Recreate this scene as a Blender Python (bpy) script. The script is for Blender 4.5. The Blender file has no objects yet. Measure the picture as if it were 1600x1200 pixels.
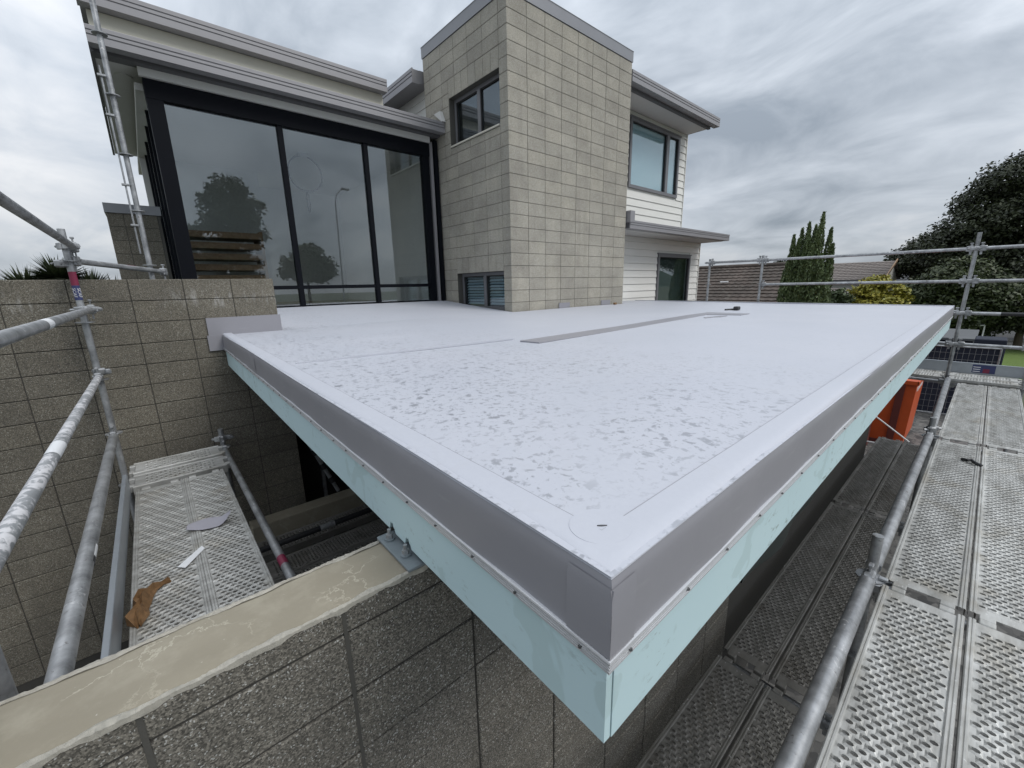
import bpy, math, random
import numpy as np
from mathutils import Vector, Matrix
R_ = math.radians
random.seed(7); rng = np.random.default_rng(7)
scene = bpy.context.scene
COL = scene.collection

# ------------------------------------------------------------------ camera
cam_d = bpy.data.cameras.new('camera'); cam = bpy.data.objects.new('camera', cam_d); COL.objects.link(cam)
cam_d.sensor_width = 36.0; cam_d.lens = 14.449; cam_d.clip_start = 0.02; cam_d.clip_end = 3000
YAW, PIT, ROL = R_(40.888), R_(13.488), R_(-1.221)
fw = Vector((math.sin(YAW)*math.cos(PIT), math.cos(YAW)*math.cos(PIT), -math.sin(PIT)))
rt = Vector((math.cos(YAW), -math.sin(YAW), 0)); up = rt.cross(fw)
r2 = math.cos(ROL)*rt + math.sin(ROL)*up; u2 = -math.sin(ROL)*rt + math.cos(ROL)*up
cam.matrix_world = Matrix(((r2.x, u2.x, -fw.x, 0), (r2.y, u2.y, -fw.y, 0), (r2.z, u2.z, -fw.z, 0), (0, 0, 0, 1)))
scene.camera = cam
scene.render.resolution_x, scene.render.resolution_y = 1024, 768

# ------------------------------------------------------------------ light
SUN_DIR = Vector((0.30, -0.72, 0.80)).normalized()          # towards the sun, behind thick cloud
sun_d = bpy.data.lights.new('sun', 'SUN'); sun_d.energy = 1.5; sun_d.angle = R_(24); sun_d.color = (1.0, 0.975, 0.94)
sun = bpy.data.objects.new('sun', sun_d); COL.objects.link(sun)
sun.rotation_euler = SUN_DIR.to_track_quat('Z', 'Y').to_euler(); sun.location = (0, 0, 40)
w = bpy.data.worlds.new('World'); scene.world = w; w.use_nodes = True
nt = w.node_tree; nt.nodes.clear()
def wn(t, **k):
    n = nt.nodes.new(t)
    for a, b in k.items(): setattr(n, a, b)
    return n
def wmath(op, a, b=None, c=None):
    n = wn('ShaderNodeMath', operation=op)
    for i, v in enumerate((a, b, c)):
        if v is None: continue
        if isinstance(v, (int, float)): n.inputs[i].default_value = v
        else: nt.links.new(v, n.inputs[i])
    return n.outputs[0]
tc = wn('ShaderNodeTexCoord'); sep = wn('ShaderNodeSeparateXYZ'); nt.links.new(tc.outputs['Generated'], sep.inputs[0])
zc = wmath('ADD', wmath('MAXIMUM', sep.outputs[2], 0.0), 0.30)
cmb = wn('ShaderNodeCombineXYZ')
nt.links.new(wmath('DIVIDE', sep.outputs[0], zc), cmb.inputs[0]); nt.links.new(wmath('DIVIDE', sep.outputs[1], zc), cmb.inputs[1])
mp = wn('ShaderNodeMapping'); mp.inputs['Location'].default_value = (12.4, 2.6, 0.0); mp.inputs['Rotation'].default_value = (0, 0, R_(80)); mp.inputs['Scale'].default_value = (1.25, 0.95, 1)
nt.links.new(cmb.outputs[0], mp.inputs[0])
def wnoise(sc, det, rough, dist=0.0):
    n = wn('ShaderNodeTexNoise'); n.inputs['Scale'].default_value = sc; n.inputs['Detail'].default_value = det
    n.inputs['Roughness'].default_value = rough; n.inputs['Distortion'].default_value = dist
    nt.links.new(mp.outputs[0], n.inputs['Vector']); return n.outputs['Fac']
cl = wmath('ADD', wmath('MULTIPLY', wnoise(0.95, 5, 0.5, 0.3), 0.66), wmath('MULTIPLY', wnoise(2.7, 6, 0.58, 0.5), 0.34))
rmp = wn('ShaderNodeValToRGB'); nt.links.new(cl, rmp.inputs[0])
e = rmp.color_ramp.elements
e[0].position = 0.31; e[0].color = (1.12, 1.13, 1.15, 1)
e[1].position = 0.63; e[1].color = (0.37, 0.425, 0.495, 1)
m = rmp.color_ramp.elements.new(0.47); m.color = (0.73, 0.79, 0.87, 1)
sky = wn('ShaderNodeTexSky'); sky.sky_type = 'NISHITA'; sky.sun_disc = False
sky.sun_elevation = math.asin(SUN_DIR.z); sky.sun_rotation = math.atan2(SUN_DIR.x, SUN_DIR.y)
sc = wn('ShaderNodeMix', data_type='RGBA', blend_type='MULTIPLY'); sc.inputs[0].default_value = 1.0
nt.links.new(rmp.outputs[0], sc.inputs[6]); 
grad = wmath('MULTIPLY', wmath('ADD', wmath('MULTIPLY', wmath('MAXIMUM', sep.outputs[2], 0.0), 1.0), 0.58), 11.0)   # overcast sky: brighter towards the zenith
gcol = wn('ShaderNodeCombineColor')
for k_ in range(3): nt.links.new(grad, gcol.inputs[k_])
nt.links.new(gcol.outputs[0], sc.inputs[7])
mx = wn('ShaderNodeMix', data_type='RGBA'); mx.inputs[0].default_value = 0.93           # cloud cover over the clear sky
nt.links.new(sky.outputs[0], mx.inputs[6]); nt.links.new(sc.outputs[2], mx.inputs[7])
bg = wn('ShaderNodeBackground'); bg.inputs['Strength'].default_value = 0.1; nt.links.new(mx.outputs[2], bg.inputs['Color'])
wo = wn('ShaderNodeOutputWorld'); nt.links.new(bg.outputs[0], wo.inputs[0])
vs = scene.view_settings; vs.view_transform = 'Standard'; vs.look = 'None'; vs.exposure = 0.03; vs.gamma = 1.0; vs.use_curve_mapping = False
scene.render.engine = 'CYCLES'
scene.cycles.max_bounces = 6; scene.cycles.transparent_max_bounces = 10; scene.cycles.diffuse_bounces = 2; scene.cycles.glossy_bounces = 3

# ------------------------------------------------------------------ materials
MATS = {}
class NB:
    """small node builder"""
    def __init__(s, name):
        s.m = bpy.data.materials.new(name); s.m.use_nodes = True; s.t = s.m.node_tree; s.t.nodes.clear()
        s.out = s.n('ShaderNodeOutputMaterial'); s.p = s.n('ShaderNodeBsdfPrincipled'); s.l(s.p.outputs[0], s.out.inputs[0])
        s.pos = s.n('ShaderNodeNewGeometry'); MATS[name] = s.m
    def n(s, t, **k):
        x = s.t.nodes.new(t)
        for a, b in k.items(): setattr(x, a, b)
        return x
    def l(s, a, b): s.t.links.new(a, b)
    def setin(s, node, key, v):
        if isinstance(v, (int, float, tuple)): node.inputs[key].default_value = v
        else: s.l(v, node.inputs[key])
    def vec(s, scale=(1, 1, 1), rot=(0, 0, 0)):
        mpn = s.n('ShaderNodeMapping'); s.l(s.pos.outputs['Position'], mpn.inputs[0])
        mpn.inputs['Scale'].default_value = scale; mpn.inputs['Rotation'].default_value = rot; return mpn.outputs[0]
    def noise(s, sc, det=4, rough=0.55, v=None, dist=0.0, col=False):
        x = s.n('ShaderNodeTexNoise'); x.inputs['Scale'].default_value = sc; x.inputs['Detail'].default_value = det
        x.inputs['Roughness'].default_value = rough; x.inputs['Distortion'].default_value = dist
        s.l(v if v is not None else s.pos.outputs['Position'], x.inputs['Vector']); return x.outputs['Color' if col else 'Fac']
    def voro(s, sc, feature='F1', out='Distance', v=None, rand=1.0):
        x = s.n('ShaderNodeTexVoronoi', feature=feature); x.inputs['Scale'].default_value = sc; x.inputs['Randomness'].default_value = rand
        s.l(v if v is not None else s.pos.outputs['Position'], x.inputs['Vector']); return x.outputs[out]
    def math(s, op, a, b=0.0, clamp=False):
        x = s.n('ShaderNodeMath', operation=op, use_clamp=clamp); s.setin(x, 0, a); s.setin(x, 1, b); return x.outputs[0]
    def ramp(s, f, stops, interp='LINEAR'):
        x = s.n('ShaderNodeValToRGB'); s.l(f, x.inputs[0]); r = x.color_ramp; r.interpolation = interp
        while len(r.elements) < len(stops): r.elements.new(0.5)
        for el, (p, c) in zip(r.elements, stops):
            el.position = p; el.color = (c, c, c, 1) if isinstance(c, (int, float)) else (*c, 1)
        return x.outputs[0]
    def mix(s, f, a, b, mode='MIX'):
        x = s.n('ShaderNodeMix', data_type='RGBA', blend_type=mode)
        s.setin(x, 0, f)
        for i, v in ((6, a), (7, b)):
            if isinstance(v, tuple): x.inputs[i].default_value = (*v, 1)
            else: s.l(v, x.inputs[i])
        return x.outputs[2]
    def rnd(s):
        return s.n('ShaderNodeObjectInfo').outputs['Random']
    def island(s): return s.pos.outputs['Random Per Island']
    def bump(s, h, strength=0.3, dist=0.01):
        b = s.n('ShaderNodeBump'); b.inputs['Strength'].default_value = strength; b.inputs['Distance'].default_value = dist
        s.l(h, b.inputs['Height']); s.l(b.outputs[0], s.p.inputs['Normal'])
    def fin(s, col, rough=0.6, metal=0.0, spec=None):
        s.setin(s.p, 'Base Color', (*col, 1) if isinstance(col, tuple) else col)
        s.setin(s.p, 'Roughness', rough); s.setin(s.p, 'Metallic', metal)
        if spec is not None: s.setin(s.p, 'Specular IOR Level', spec)
        return s.m

def simple(name, col, rough=0.5, metal=0.0, var=0.12, vs_=6.0, bumpy=0.0):
    b = NB(name); n = b.noise(vs_, 5, 0.6)
    lo = tuple(c*(1-var) for c in col); hi = tuple(min(1, c*(1+var)) for c in col)
    c = b.mix(n, lo, hi)
    if bumpy: b.bump(b.noise(vs_*12, 3), bumpy, 0.004)
    return b.fin(c, rough, metal)

def block_mat(name, base, dark, chip, sc, chip_amt, cover=0.0, efflo=False):
    b = NB(name)
    cellc = b.voro(sc, out='Color'); sp = b.n('ShaderNodeSeparateColor'); b.l(cellc, sp.inputs[0])
    grain = b.ramp(sp.outputs[0], [(0.0, dark), (0.45, tuple((a+c)/2 for a, c in zip(base, dark))), (0.8, base), (1.0, tuple(min(1, x*1.3) for x in base))])
    chips = b.math('GREATER_THAN', sp.outputs[1], 1-chip_amt)
    c = b.mix(chips, grain, chip)
    big = b.ramp(b.noise(2.2, 5, 0.6), [(0.3, 0.82), (0.7, 1.12)])
    c = b.mix(1.0, c, big, 'MULTIPLY')
    per = b.ramp(b.rnd(), [(0.0, (0.90, 0.895, 0.885)), (0.5, (1.0, 1.0, 0.99)), (1.0, (1.07, 1.06, 1.03))])
    c = b.mix(1.0, c, per, 'MULTIPLY')
    st = b.ramp(b.noise(1.0, 4, 0.6, v=b.vec((9, 9, 0.6))), [(0.52, 0.0), (0.75, 0.35)])
    c = b.mix(st, c, tuple(x*0.55 for x in base))
    if efflo:      # pale lime bloom and drips below the upper joints
        sx = b.n('ShaderNodeSeparateXYZ'); b.l(b.pos.outputs['Position'], sx.inputs[0])
        band = b.math('MULTIPLY', b.math('SUBTRACT', 1.0, b.math('MULTIPLY', b.math('ABSOLUTE', b.math('ADD', sx.outputs[2], 0.06)), 9.0), True), 1.0)
        dr = b.ramp(b.noise(1.0, 5, 0.7, v=b.vec((26, 1, 5))), [(0.5, 0.0), (0.66, 1.0)])
        mk = b.ramp(b.noise(1.6, 3), [(0.42, 0.0), (0.62, 1.0)])
        f = b.math('MULTIPLY', b.math('MULTIPLY', band, dr), b.math('MULTIPLY', mk, 0.75))
        c = b.mix(f, c, (0.62, 0.62, 0.60))
    h = b.math('ADD', sp.outputs[2], b.noise(sc*0.6, 2))
    b.bump(h, 0.75, 0.005)
    return b.fin(c, 0.85)

block_mat('tower_block', (0.435, 0.408, 0.348), (0.29, 0.272, 0.232), (0.54, 0.53, 0.49), 240, 0.08)
block_mat('aggregate_block', (0.205, 0.187, 0.150), (0.085, 0.077, 0.062), (0.33, 0.32, 0.28), 210, 0.045, efflo=True)
block_mat('front_block', (0.215, 0.20, 0.172), (0.06, 0.056, 0.048), (0.44, 0.44, 0.42), 270, 0.045)
simple('mortar', (0.075, 0.072, 0.064), 0.95, vs_=20, bumpy=0.3)
simple('mortar_dark', (0.055, 0.052, 0.046), 0.95, vs_=20, bumpy=0.3)

b = NB('membrane')              # bare grey single-ply membrane
n = b.noise(3.0, 5, 0.6); c = b.mix(n, (0.245, 0.243, 0.265), (0.295, 0.290, 0.312))
sc_ = b.ramp(b.noise(1.0, 4, 0.6, v=b.vec((7, 7, 40))), [(0.62, 0.0), (0.72, 0.25)])
c = b.mix(sc_, c, (0.36, 0.36, 0.37))
b.bump(b.noise(9, 3), 0.12, 0.006); b.fin(c, 0.42)
def bloom(name, spots=True):    # membrane under a pale dried-water bloom, rubbed or wet through in small marks
    b = NB(name)
    big = b.noise(0.9, 4, 0.55)
    c = b.mix(b.ramp(big, [(0.3, 0.0), (0.7, 1.0)]), (0.432, 0.448, 0.497), (0.478, 0.487, 0.533))
    tide = b.math('ABSOLUTE', b.math('SUBTRACT', b.noise(1.3, 4, 0.55, dist=0.4), 0.5))
    c = b.mix(b.ramp(tide, [(0.0, 0.55), (0.012, 0.0)]), c, (0.44, 0.45, 0.49))
    pud = b.ramp(b.noise(1.3, 4, 0.55, dist=0.4), [(0.5, 0.0), (0.53, 0.22)]); c = b.mix(pud, c, (0.43, 0.445, 0.50))
    fine = b.noise(60, 4, 0.65); c = b.mix(b.math('MULTIPLY', fine, 0.35), c, (0.56, 0.575, 0.61))
    if spots:
        v = b.vec((1, 1, 1)); wv = b.n('ShaderNodeMix', data_type='VECTOR'); wv.inputs[0].default_value = 0.035
        b.l(v, wv.inputs[4]); b.l(b.noise(14, 3, col=True), wv.inputs[5]); wvo = wv.outputs[1]
        s1 = b.ramp(b.noise(28.0, 4, 0.6, v=wvo, dist=0.3), [(0.565, 0.0), (0.64, 1.0)])
        s2 = b.ramp(b.noise(52.0, 3, 0.6, v=wvo, dist=0.4), [(0.58, 0.0), (0.655, 0.9)])
        sx = b.n('ShaderNodeSeparateXYZ'); b.l(b.pos.outputs['Position'], sx.inputs[0])
        mask = b.ramp(b.noise(1.6, 4, 0.6), [(0.38, 0.30), (0.52, 1.0)])
        far = b.ramp(b.math('ADD', sx.outputs[0], b.math('MULTIPLY', b.noise(0.8, 3), 1.2)), [(0.0, 1.0), (1.0, 0.0)])
        fr = b.n('ShaderNodeMapRange'); b.l(b.math('ADD', sx.outputs[0], b.math('MULTIPLY', b.noise(0.8, 3), 1.6)), fr.inputs[0])
        fr.inputs[1].default_value = 1.7; fr.inputs[2].default_value = 3.9; fr.inputs[3].default_value = 1.0; fr.inputs[4].default_value = 0.16
        f = b.math('MULTIPLY', b.math('MULTIPLY', b.math('MAXIMUM', s1, s2), mask), fr.outputs[0])
        c = b.mix(b.math('MULTIPLY', f, 0.82), c, (0.235, 0.245, 0.27))
        b.setin(b.p, 'Roughness', b.math('SUBTRACT', 0.5, b.math('MULTIPLY', f, 0.2)))
        b.setin(b.p, 'Base Color', c)
    else:
        b.setin(b.p, 'Base Color', c); b.setin(b.p, 'Roughness', 0.5)
    b.bump(b.math('ADD', b.noise(4, 3), b.math('MULTIPLY', b.noise(120, 2), 0.15)), 0.10, 0.01)
    return b.m
bloom('membrane_top'); bloom('membrane_lap', False)

b = NB('teal_board')            # pale blue-green rigid air barrier board
n = b.noise(2.5, 4, 0.6); c = b.mix(n, (0.495, 0.655, 0.685), (0.555, 0.705, 0.73))
sx = b.n('ShaderNodeSeparateXYZ'); b.l(b.pos.outputs['Position'], sx.inputs[0])
gr = b.math('MULTIPLY', b.ramp(b.noise(16, 6, 0.75, v=b.vec((1, 1, 2.2))), [(0.56, 0.0), (0.66, 1.0)]), b.ramp(b.noise(3.5, 4, 0.6), [(0.50, 0.0), (0.62, 0.8)]))
c = b.mix(gr, c, (0.17, 0.22, 0.19))
dk = b.ramp(b.noise(5.5, 3, 0.5, dist=1.0), [(0.60, 0.0), (0.63, 0.35)])
c = b.mix(dk, c, (0.36, 0.48, 0.47)); b.fin(c, 0.6)
simple('alu_trim', (0.66, 0.67, 0.69), 0.33, 0.45, 0.08, 30)
simple('steel_screw', (0.20, 0.20, 0.20), 0.4, 0.8)
b = NB('galv')                  # weathered galvanised tube with plaster splashes
n = b.noise(9, 6, 0.65); c = b.mix(b.ramp(n, [(0.32, 0.0), (0.68, 1.0)]), (0.20, 0.205, 0.21), (0.47, 0.48, 0.49))
spl = b.ramp(b.noise(22, 4, 0.7, dist=0.8), [(0.60, 0.0), (0.64, 0.9)])
msk = b.ramp(b.noise(1.7, 3), [(0.48, 0.0), (0.60, 1.0)])
f = b.math('MULTIPLY', spl, msk); c = b.mix(f, c, (0.62, 0.62, 0.62))
rs = b.ramp(b.noise(30, 4, 0.7), [(0.62, 0.0), (0.70, 0.75)]); c = b.mix(rs, c, (0.11, 0.095, 0.08))
b.setin(b.p, 'Base Color', c); b.setin(b.p, 'Metallic', b.math('SUBTRACT', 0.55, b.math('MULTIPLY', f, 0.55))); b.setin(b.p, 'Roughness', 0.42)
b.bump(b.noise(60, 4), 0.25, 0.002)
b = NB('galv_splashed')
n = b.noise(9, 6, 0.65); c = b.mix(n, (0.26, 0.27, 0.28), (0.46, 0.47, 0.48))
spl = b.ramp(b.noise(16, 5, 0.65, dist=1.2), [(0.47, 0.0), (0.56, 0.9)]); c = b.mix(spl, c, (0.66, 0.65, 0.66))
b.setin(b.p, 'Base Color', c); b.setin(b.p, 'Metallic', b.math('SUBTRACT', 0.45, b.math('MULTIPLY', spl, 0.45))); b.setin(b.p, 'Roughness', 0.5)
b.bump(b.math('ADD', spl, b.noise(60, 4)), 0.5, 0.004)
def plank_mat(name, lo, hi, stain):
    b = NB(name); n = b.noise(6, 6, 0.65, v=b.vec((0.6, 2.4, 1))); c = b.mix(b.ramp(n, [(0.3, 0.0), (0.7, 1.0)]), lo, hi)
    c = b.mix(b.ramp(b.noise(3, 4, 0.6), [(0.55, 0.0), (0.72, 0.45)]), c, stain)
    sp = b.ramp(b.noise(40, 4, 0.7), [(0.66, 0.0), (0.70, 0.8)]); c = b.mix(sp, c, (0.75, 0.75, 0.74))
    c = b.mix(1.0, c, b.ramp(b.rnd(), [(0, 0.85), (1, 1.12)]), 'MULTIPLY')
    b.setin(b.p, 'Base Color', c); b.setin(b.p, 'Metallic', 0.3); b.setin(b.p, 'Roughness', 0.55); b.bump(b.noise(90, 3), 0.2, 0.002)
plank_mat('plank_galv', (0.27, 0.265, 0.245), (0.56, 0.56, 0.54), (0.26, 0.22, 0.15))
plank_mat('plank_dark', (0.13, 0.125, 0.11), (0.25, 0.24, 0.22), (0.10, 0.085, 0.065))  # darker plank tone, used on the lower decks
simple('toe_board_galv', (0.36, 0.39, 0.42), 0.4, 0.5, 0.2, 8)
b = NB('cap_concrete')          # trowelled cap with pale hairline slurry
n = b.noise(3, 6, 0.6, v=b.vec((1, 3, 1))); c = b.mix(n, (0.215, 0.191, 0.142), (0.30, 0.269, 0.205))
edge = b.voro(5.5, 'DISTANCE_TO_EDGE', 'Distance', v=None)
wv = b.n('ShaderNodeMix', data_type='VECTOR'); wv.inputs[0].default_value = 0.12
b.l(b.pos.outputs['Position'], wv.inputs[4]); b.l(b.noise(9, 5, 0.7, col=True), wv.inputs[5])
edge = b.voro(8.0, 'DISTANCE_TO_EDGE', 'Distance', v=wv.outputs[1])
cr = b.math('MULTIPLY', b.ramp(edge, [(0.0, 1.0), (0.022, 0.0)]), b.ramp(b.noise(4.0, 3), [(0.50, 0.0), (0.60, 0.95)]))
c = b.mix(b.math('MULTIPLY', cr, 0.7), c, (0.50, 0.465, 0.37))
pt = b.ramp(b.noise(7, 6, 0.7), [(0.50, 0.0), (0.72, 0.4)]); c = b.mix(pt, c, (0.42, 0.39, 0.31))
pk = b.ramp(b.noise(70, 3, 0.6), [(0.70, 0.0), (0.74, 0.8)]); c = b.mix(pk, c, (0.5, 0.48, 0.42))
b.bump(b.math('ADD', b.noise(25, 5), b.math('MULTIPLY', cr, 0.5)), 0.35, 0.004); b.fin(c, 0.82)
simple('slurry', (0.46, 0.435, 0.375), 0.9, var=0.38, vs_=60, bumpy=0.9)
simple('plate_steel', (0.20, 0.23, 0.245), 0.5, 0.2, 0.2, 18)
simple('dark_frame', (0.005, 0.006, 0.009), 0.6, 0.0, 0.2, 5); MATS['dark_frame'].node_tree.nodes['Principled BSDF'].inputs['Specular IOR Level'].default_value = 0.10
simple('grey_frame', (0.17, 0.17, 0.18), 0.4, 0.1)
simple('gutter_grey', (0.27, 0.265, 0.275), 0.4, 0.15, 0.08)
simple('coping_grey', (0.235, 0.24, 0.255), 0.42, 0.2, 0.1, 3)
simple('fascia_dark', (0.10, 0.10, 0.105), 0.6)
simple('soffit_white', (0.56, 0.56, 0.54), 0.7, var=0.05)
b = NB('weatherboard'); n = b.noise(2.0, 5, 0.6, v=b.vec((1, 1, 4)))
c = b.mix(n, (0.70, 0.695, 0.65), (0.79, 0.785, 0.75)); c = b.mix(1.0, c, b.ramp(b.rnd(), [(0, 0.95), (1, 1.04)]), 'MULTIPLY'); b.fin(c, 0.55)
simple('cream_wall', (0.60, 0.58, 0.50), 0.7, var=0.06)
simple('interior_white', (0.62, 0.62, 0.60), 0.8, var=0.04)
simple('interior_floor', (0.20, 0.15, 0.10), 0.5)
simple('dark_timber', (0.30, 0.19, 0.11), 0.6, var=0.3, vs_=12)
simple('blind', (0.60, 0.70, 0.74), 0.6, var=0.04)
simple('blind_slat', (0.50, 0.57, 0.62), 0.5, var=0.05)
simple('black_rubber', (0.012, 0.012, 0.012), 0.6)
simple('lamp_metal', (0.55, 0.55, 0.56), 0.35, 0.7)
def glass_mat(name, r0, tint):
    """clear pane: Schlick reflectance per face (the same from both sides), tinted transmission"""
    b = NB(name); b.t.nodes.remove(b.p)
    dt = b.n('ShaderNodeVectorMath', operation='DOT_PRODUCT'); b.l(b.pos.outputs['Normal'], dt.inputs[0]); b.l(b.pos.outputs['Incoming'], dt.inputs[1])
    c = b.math('SUBTRACT', 1.0, b.math('ABSOLUTE', dt.outputs['Value']), True)
    fr = b.math('ADD', b.math('MULTIPLY', b.math('POWER', c, 5.0), 1-r0), r0)
    g = b.n('ShaderNodeBsdfGlossy'); g.inputs['Roughness'].default_value = 0.0; g.inputs['Color'].default_value = (0.93, 0.97, 1.0, 1)
    t = b.n('ShaderNodeBsdfTransparent'); t.inputs['Color'].default_value = (*tint, 1)
    mxs = b.n('ShaderNodeMixShader'); b.l(fr, mxs.inputs[0]); b.l(t.outputs[0], mxs.inputs[1]); b.l(g.outputs[0], mxs.inputs[2])
    b.l(mxs.outputs[0], b.out.inputs[0])
glass_mat('glass', 0.12, (0.88, 0.91, 0.915))
glass_mat('glass_window', 0.13, (0.84, 0.90, 0.91))
simple('paper_grey', (0.34, 0.33, 0.37), 0.5, var=0.05)
simple('tape_white', (0.72, 0.73, 0.74), 0.5, var=0.05)
simple('cardboard', (0.21, 0.115, 0.048), 0.6, var=0.75, vs_=38, bumpy=0.9)
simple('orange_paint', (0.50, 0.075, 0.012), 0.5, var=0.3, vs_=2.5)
simple('dark_red', (0.12, 0.025, 0.018), 0.6, var=0.3)  # dark red, also used for the skip's painted shadow band
simple('white_paint', (0.70, 0.70, 0.70), 0.5)
simple('navy_cloth', (0.010, 0.014, 0.028), 0.8, var=0.25, vs_=1.5)
simple('sticker_red', (0.20, 0.02, 0.055), 0.5); simple('sticker_navy', (0.035, 0.045, 0.13), 0.5)
simple('black_plastic', (0.02, 0.02, 0.022), 0.5)
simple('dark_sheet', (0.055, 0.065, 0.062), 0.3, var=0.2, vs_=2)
simple('black_panel', (0.03, 0.03, 0.03), 0.8)
b = NB('gravel'); v = b.voro(14, out='Color'); sp = b.n('ShaderNodeSeparateColor'); b.l(v, sp.inputs[0])
c = b.mix(sp.outputs[0], (0.05, 0.05, 0.05), (0.17, 0.165, 0.155)); b.bump(sp.outputs[1], 0.6, 0.02); b.fin(c, 0.9)
b = NB('grass'); n = b.noise(1.2, 6, 0.7); c = b.mix(n, (0.055, 0.095, 0.018), (0.13, 0.20, 0.03)); c = b.mix(b.noise(40, 3), c, (0.10, 0.15, 0.03)); b.bump(b.noise(60, 3), 0.6, 0.03); b.fin(c, 0.9)
simple('ground_mat', (0.075, 0.085, 0.05), 0.95, var=0.35, vs_=0.3)
simple('asphalt', (0.055, 0.055, 0.057), 0.85, vs_=8); simple('concrete_path', (0.34, 0.33, 0.30), 0.85, vs_=3)
simple('hill_green', (0.045, 0.065, 0.045), 0.95, var=0.4, vs_=0.05)
def leaf_mat(name, a, c_):
    b = NB(name); f = b.math('ADD', b.math('MULTIPLY', b.island(), 0.6), b.math('MULTIPLY', b.noise(0.9, 3), 0.5))
    c = b.ramp(f, [(0.15, a), (0.85, c_)]); b.fin(c, 0.55)
    b.setin(b.p, 'Transmission Weight', 0.0)
leaf_mat('leaf_dark', (0.011, 0.016, 0.007), (0.043, 0.054, 0.020))
leaf_mat('leaf_mid', (0.018, 0.030, 0.009), (0.058, 0.076, 0.023))
leaf_mat('leaf_cypress', (0.036, 0.060, 0.020), (0.115, 0.160, 0.055))
leaf_mat('leaf_yellow', (0.13, 0.15, 0.02), (0.42, 0.36, 0.05))
leaf_mat('leaf_hedge', (0.03, 0.05, 0.018), (0.07, 0.10, 0.03))
leaf_mat('leaf_spiky', (0.022, 0.034, 0.015), (0.075, 0.095, 0.04))
simple('bark', (0.09, 0.07, 0.05), 0.9, var=0.3, vs_=8, bumpy=0.5)
b = NB('brown_tile'); n = b.noise(0.8, 5, 0.65); c = b.mix(b.ramp(n, [(0.35, 0.0), (0.7, 1.0)]), (0.052, 0.042, 0.035), (0.105, 0.08, 0.066)); c = b.mix(b.ramp(b.noise(5, 4), [(0.55, 0), (0.7, .5)]), c, (0.16, 0.15, 0.13)); b.fin(c, 0.85)
simple('grey_tile', (0.19, 0.165, 0.15), 0.85, var=0.3, vs_=2.0); simple('slate_tile', (0.10, 0.105, 0.11), 0.8, var=0.2, vs_=2.0)
simple('house_wall', (0.55, 0.54, 0.50), 0.8, var=0.06, vs_=2); simple('house_wall_dark', (0.15, 0.15, 0.16), 0.8)
simple('fence_timber', (0.20, 0.165, 0.13), 0.85, var=0.25)

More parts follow.
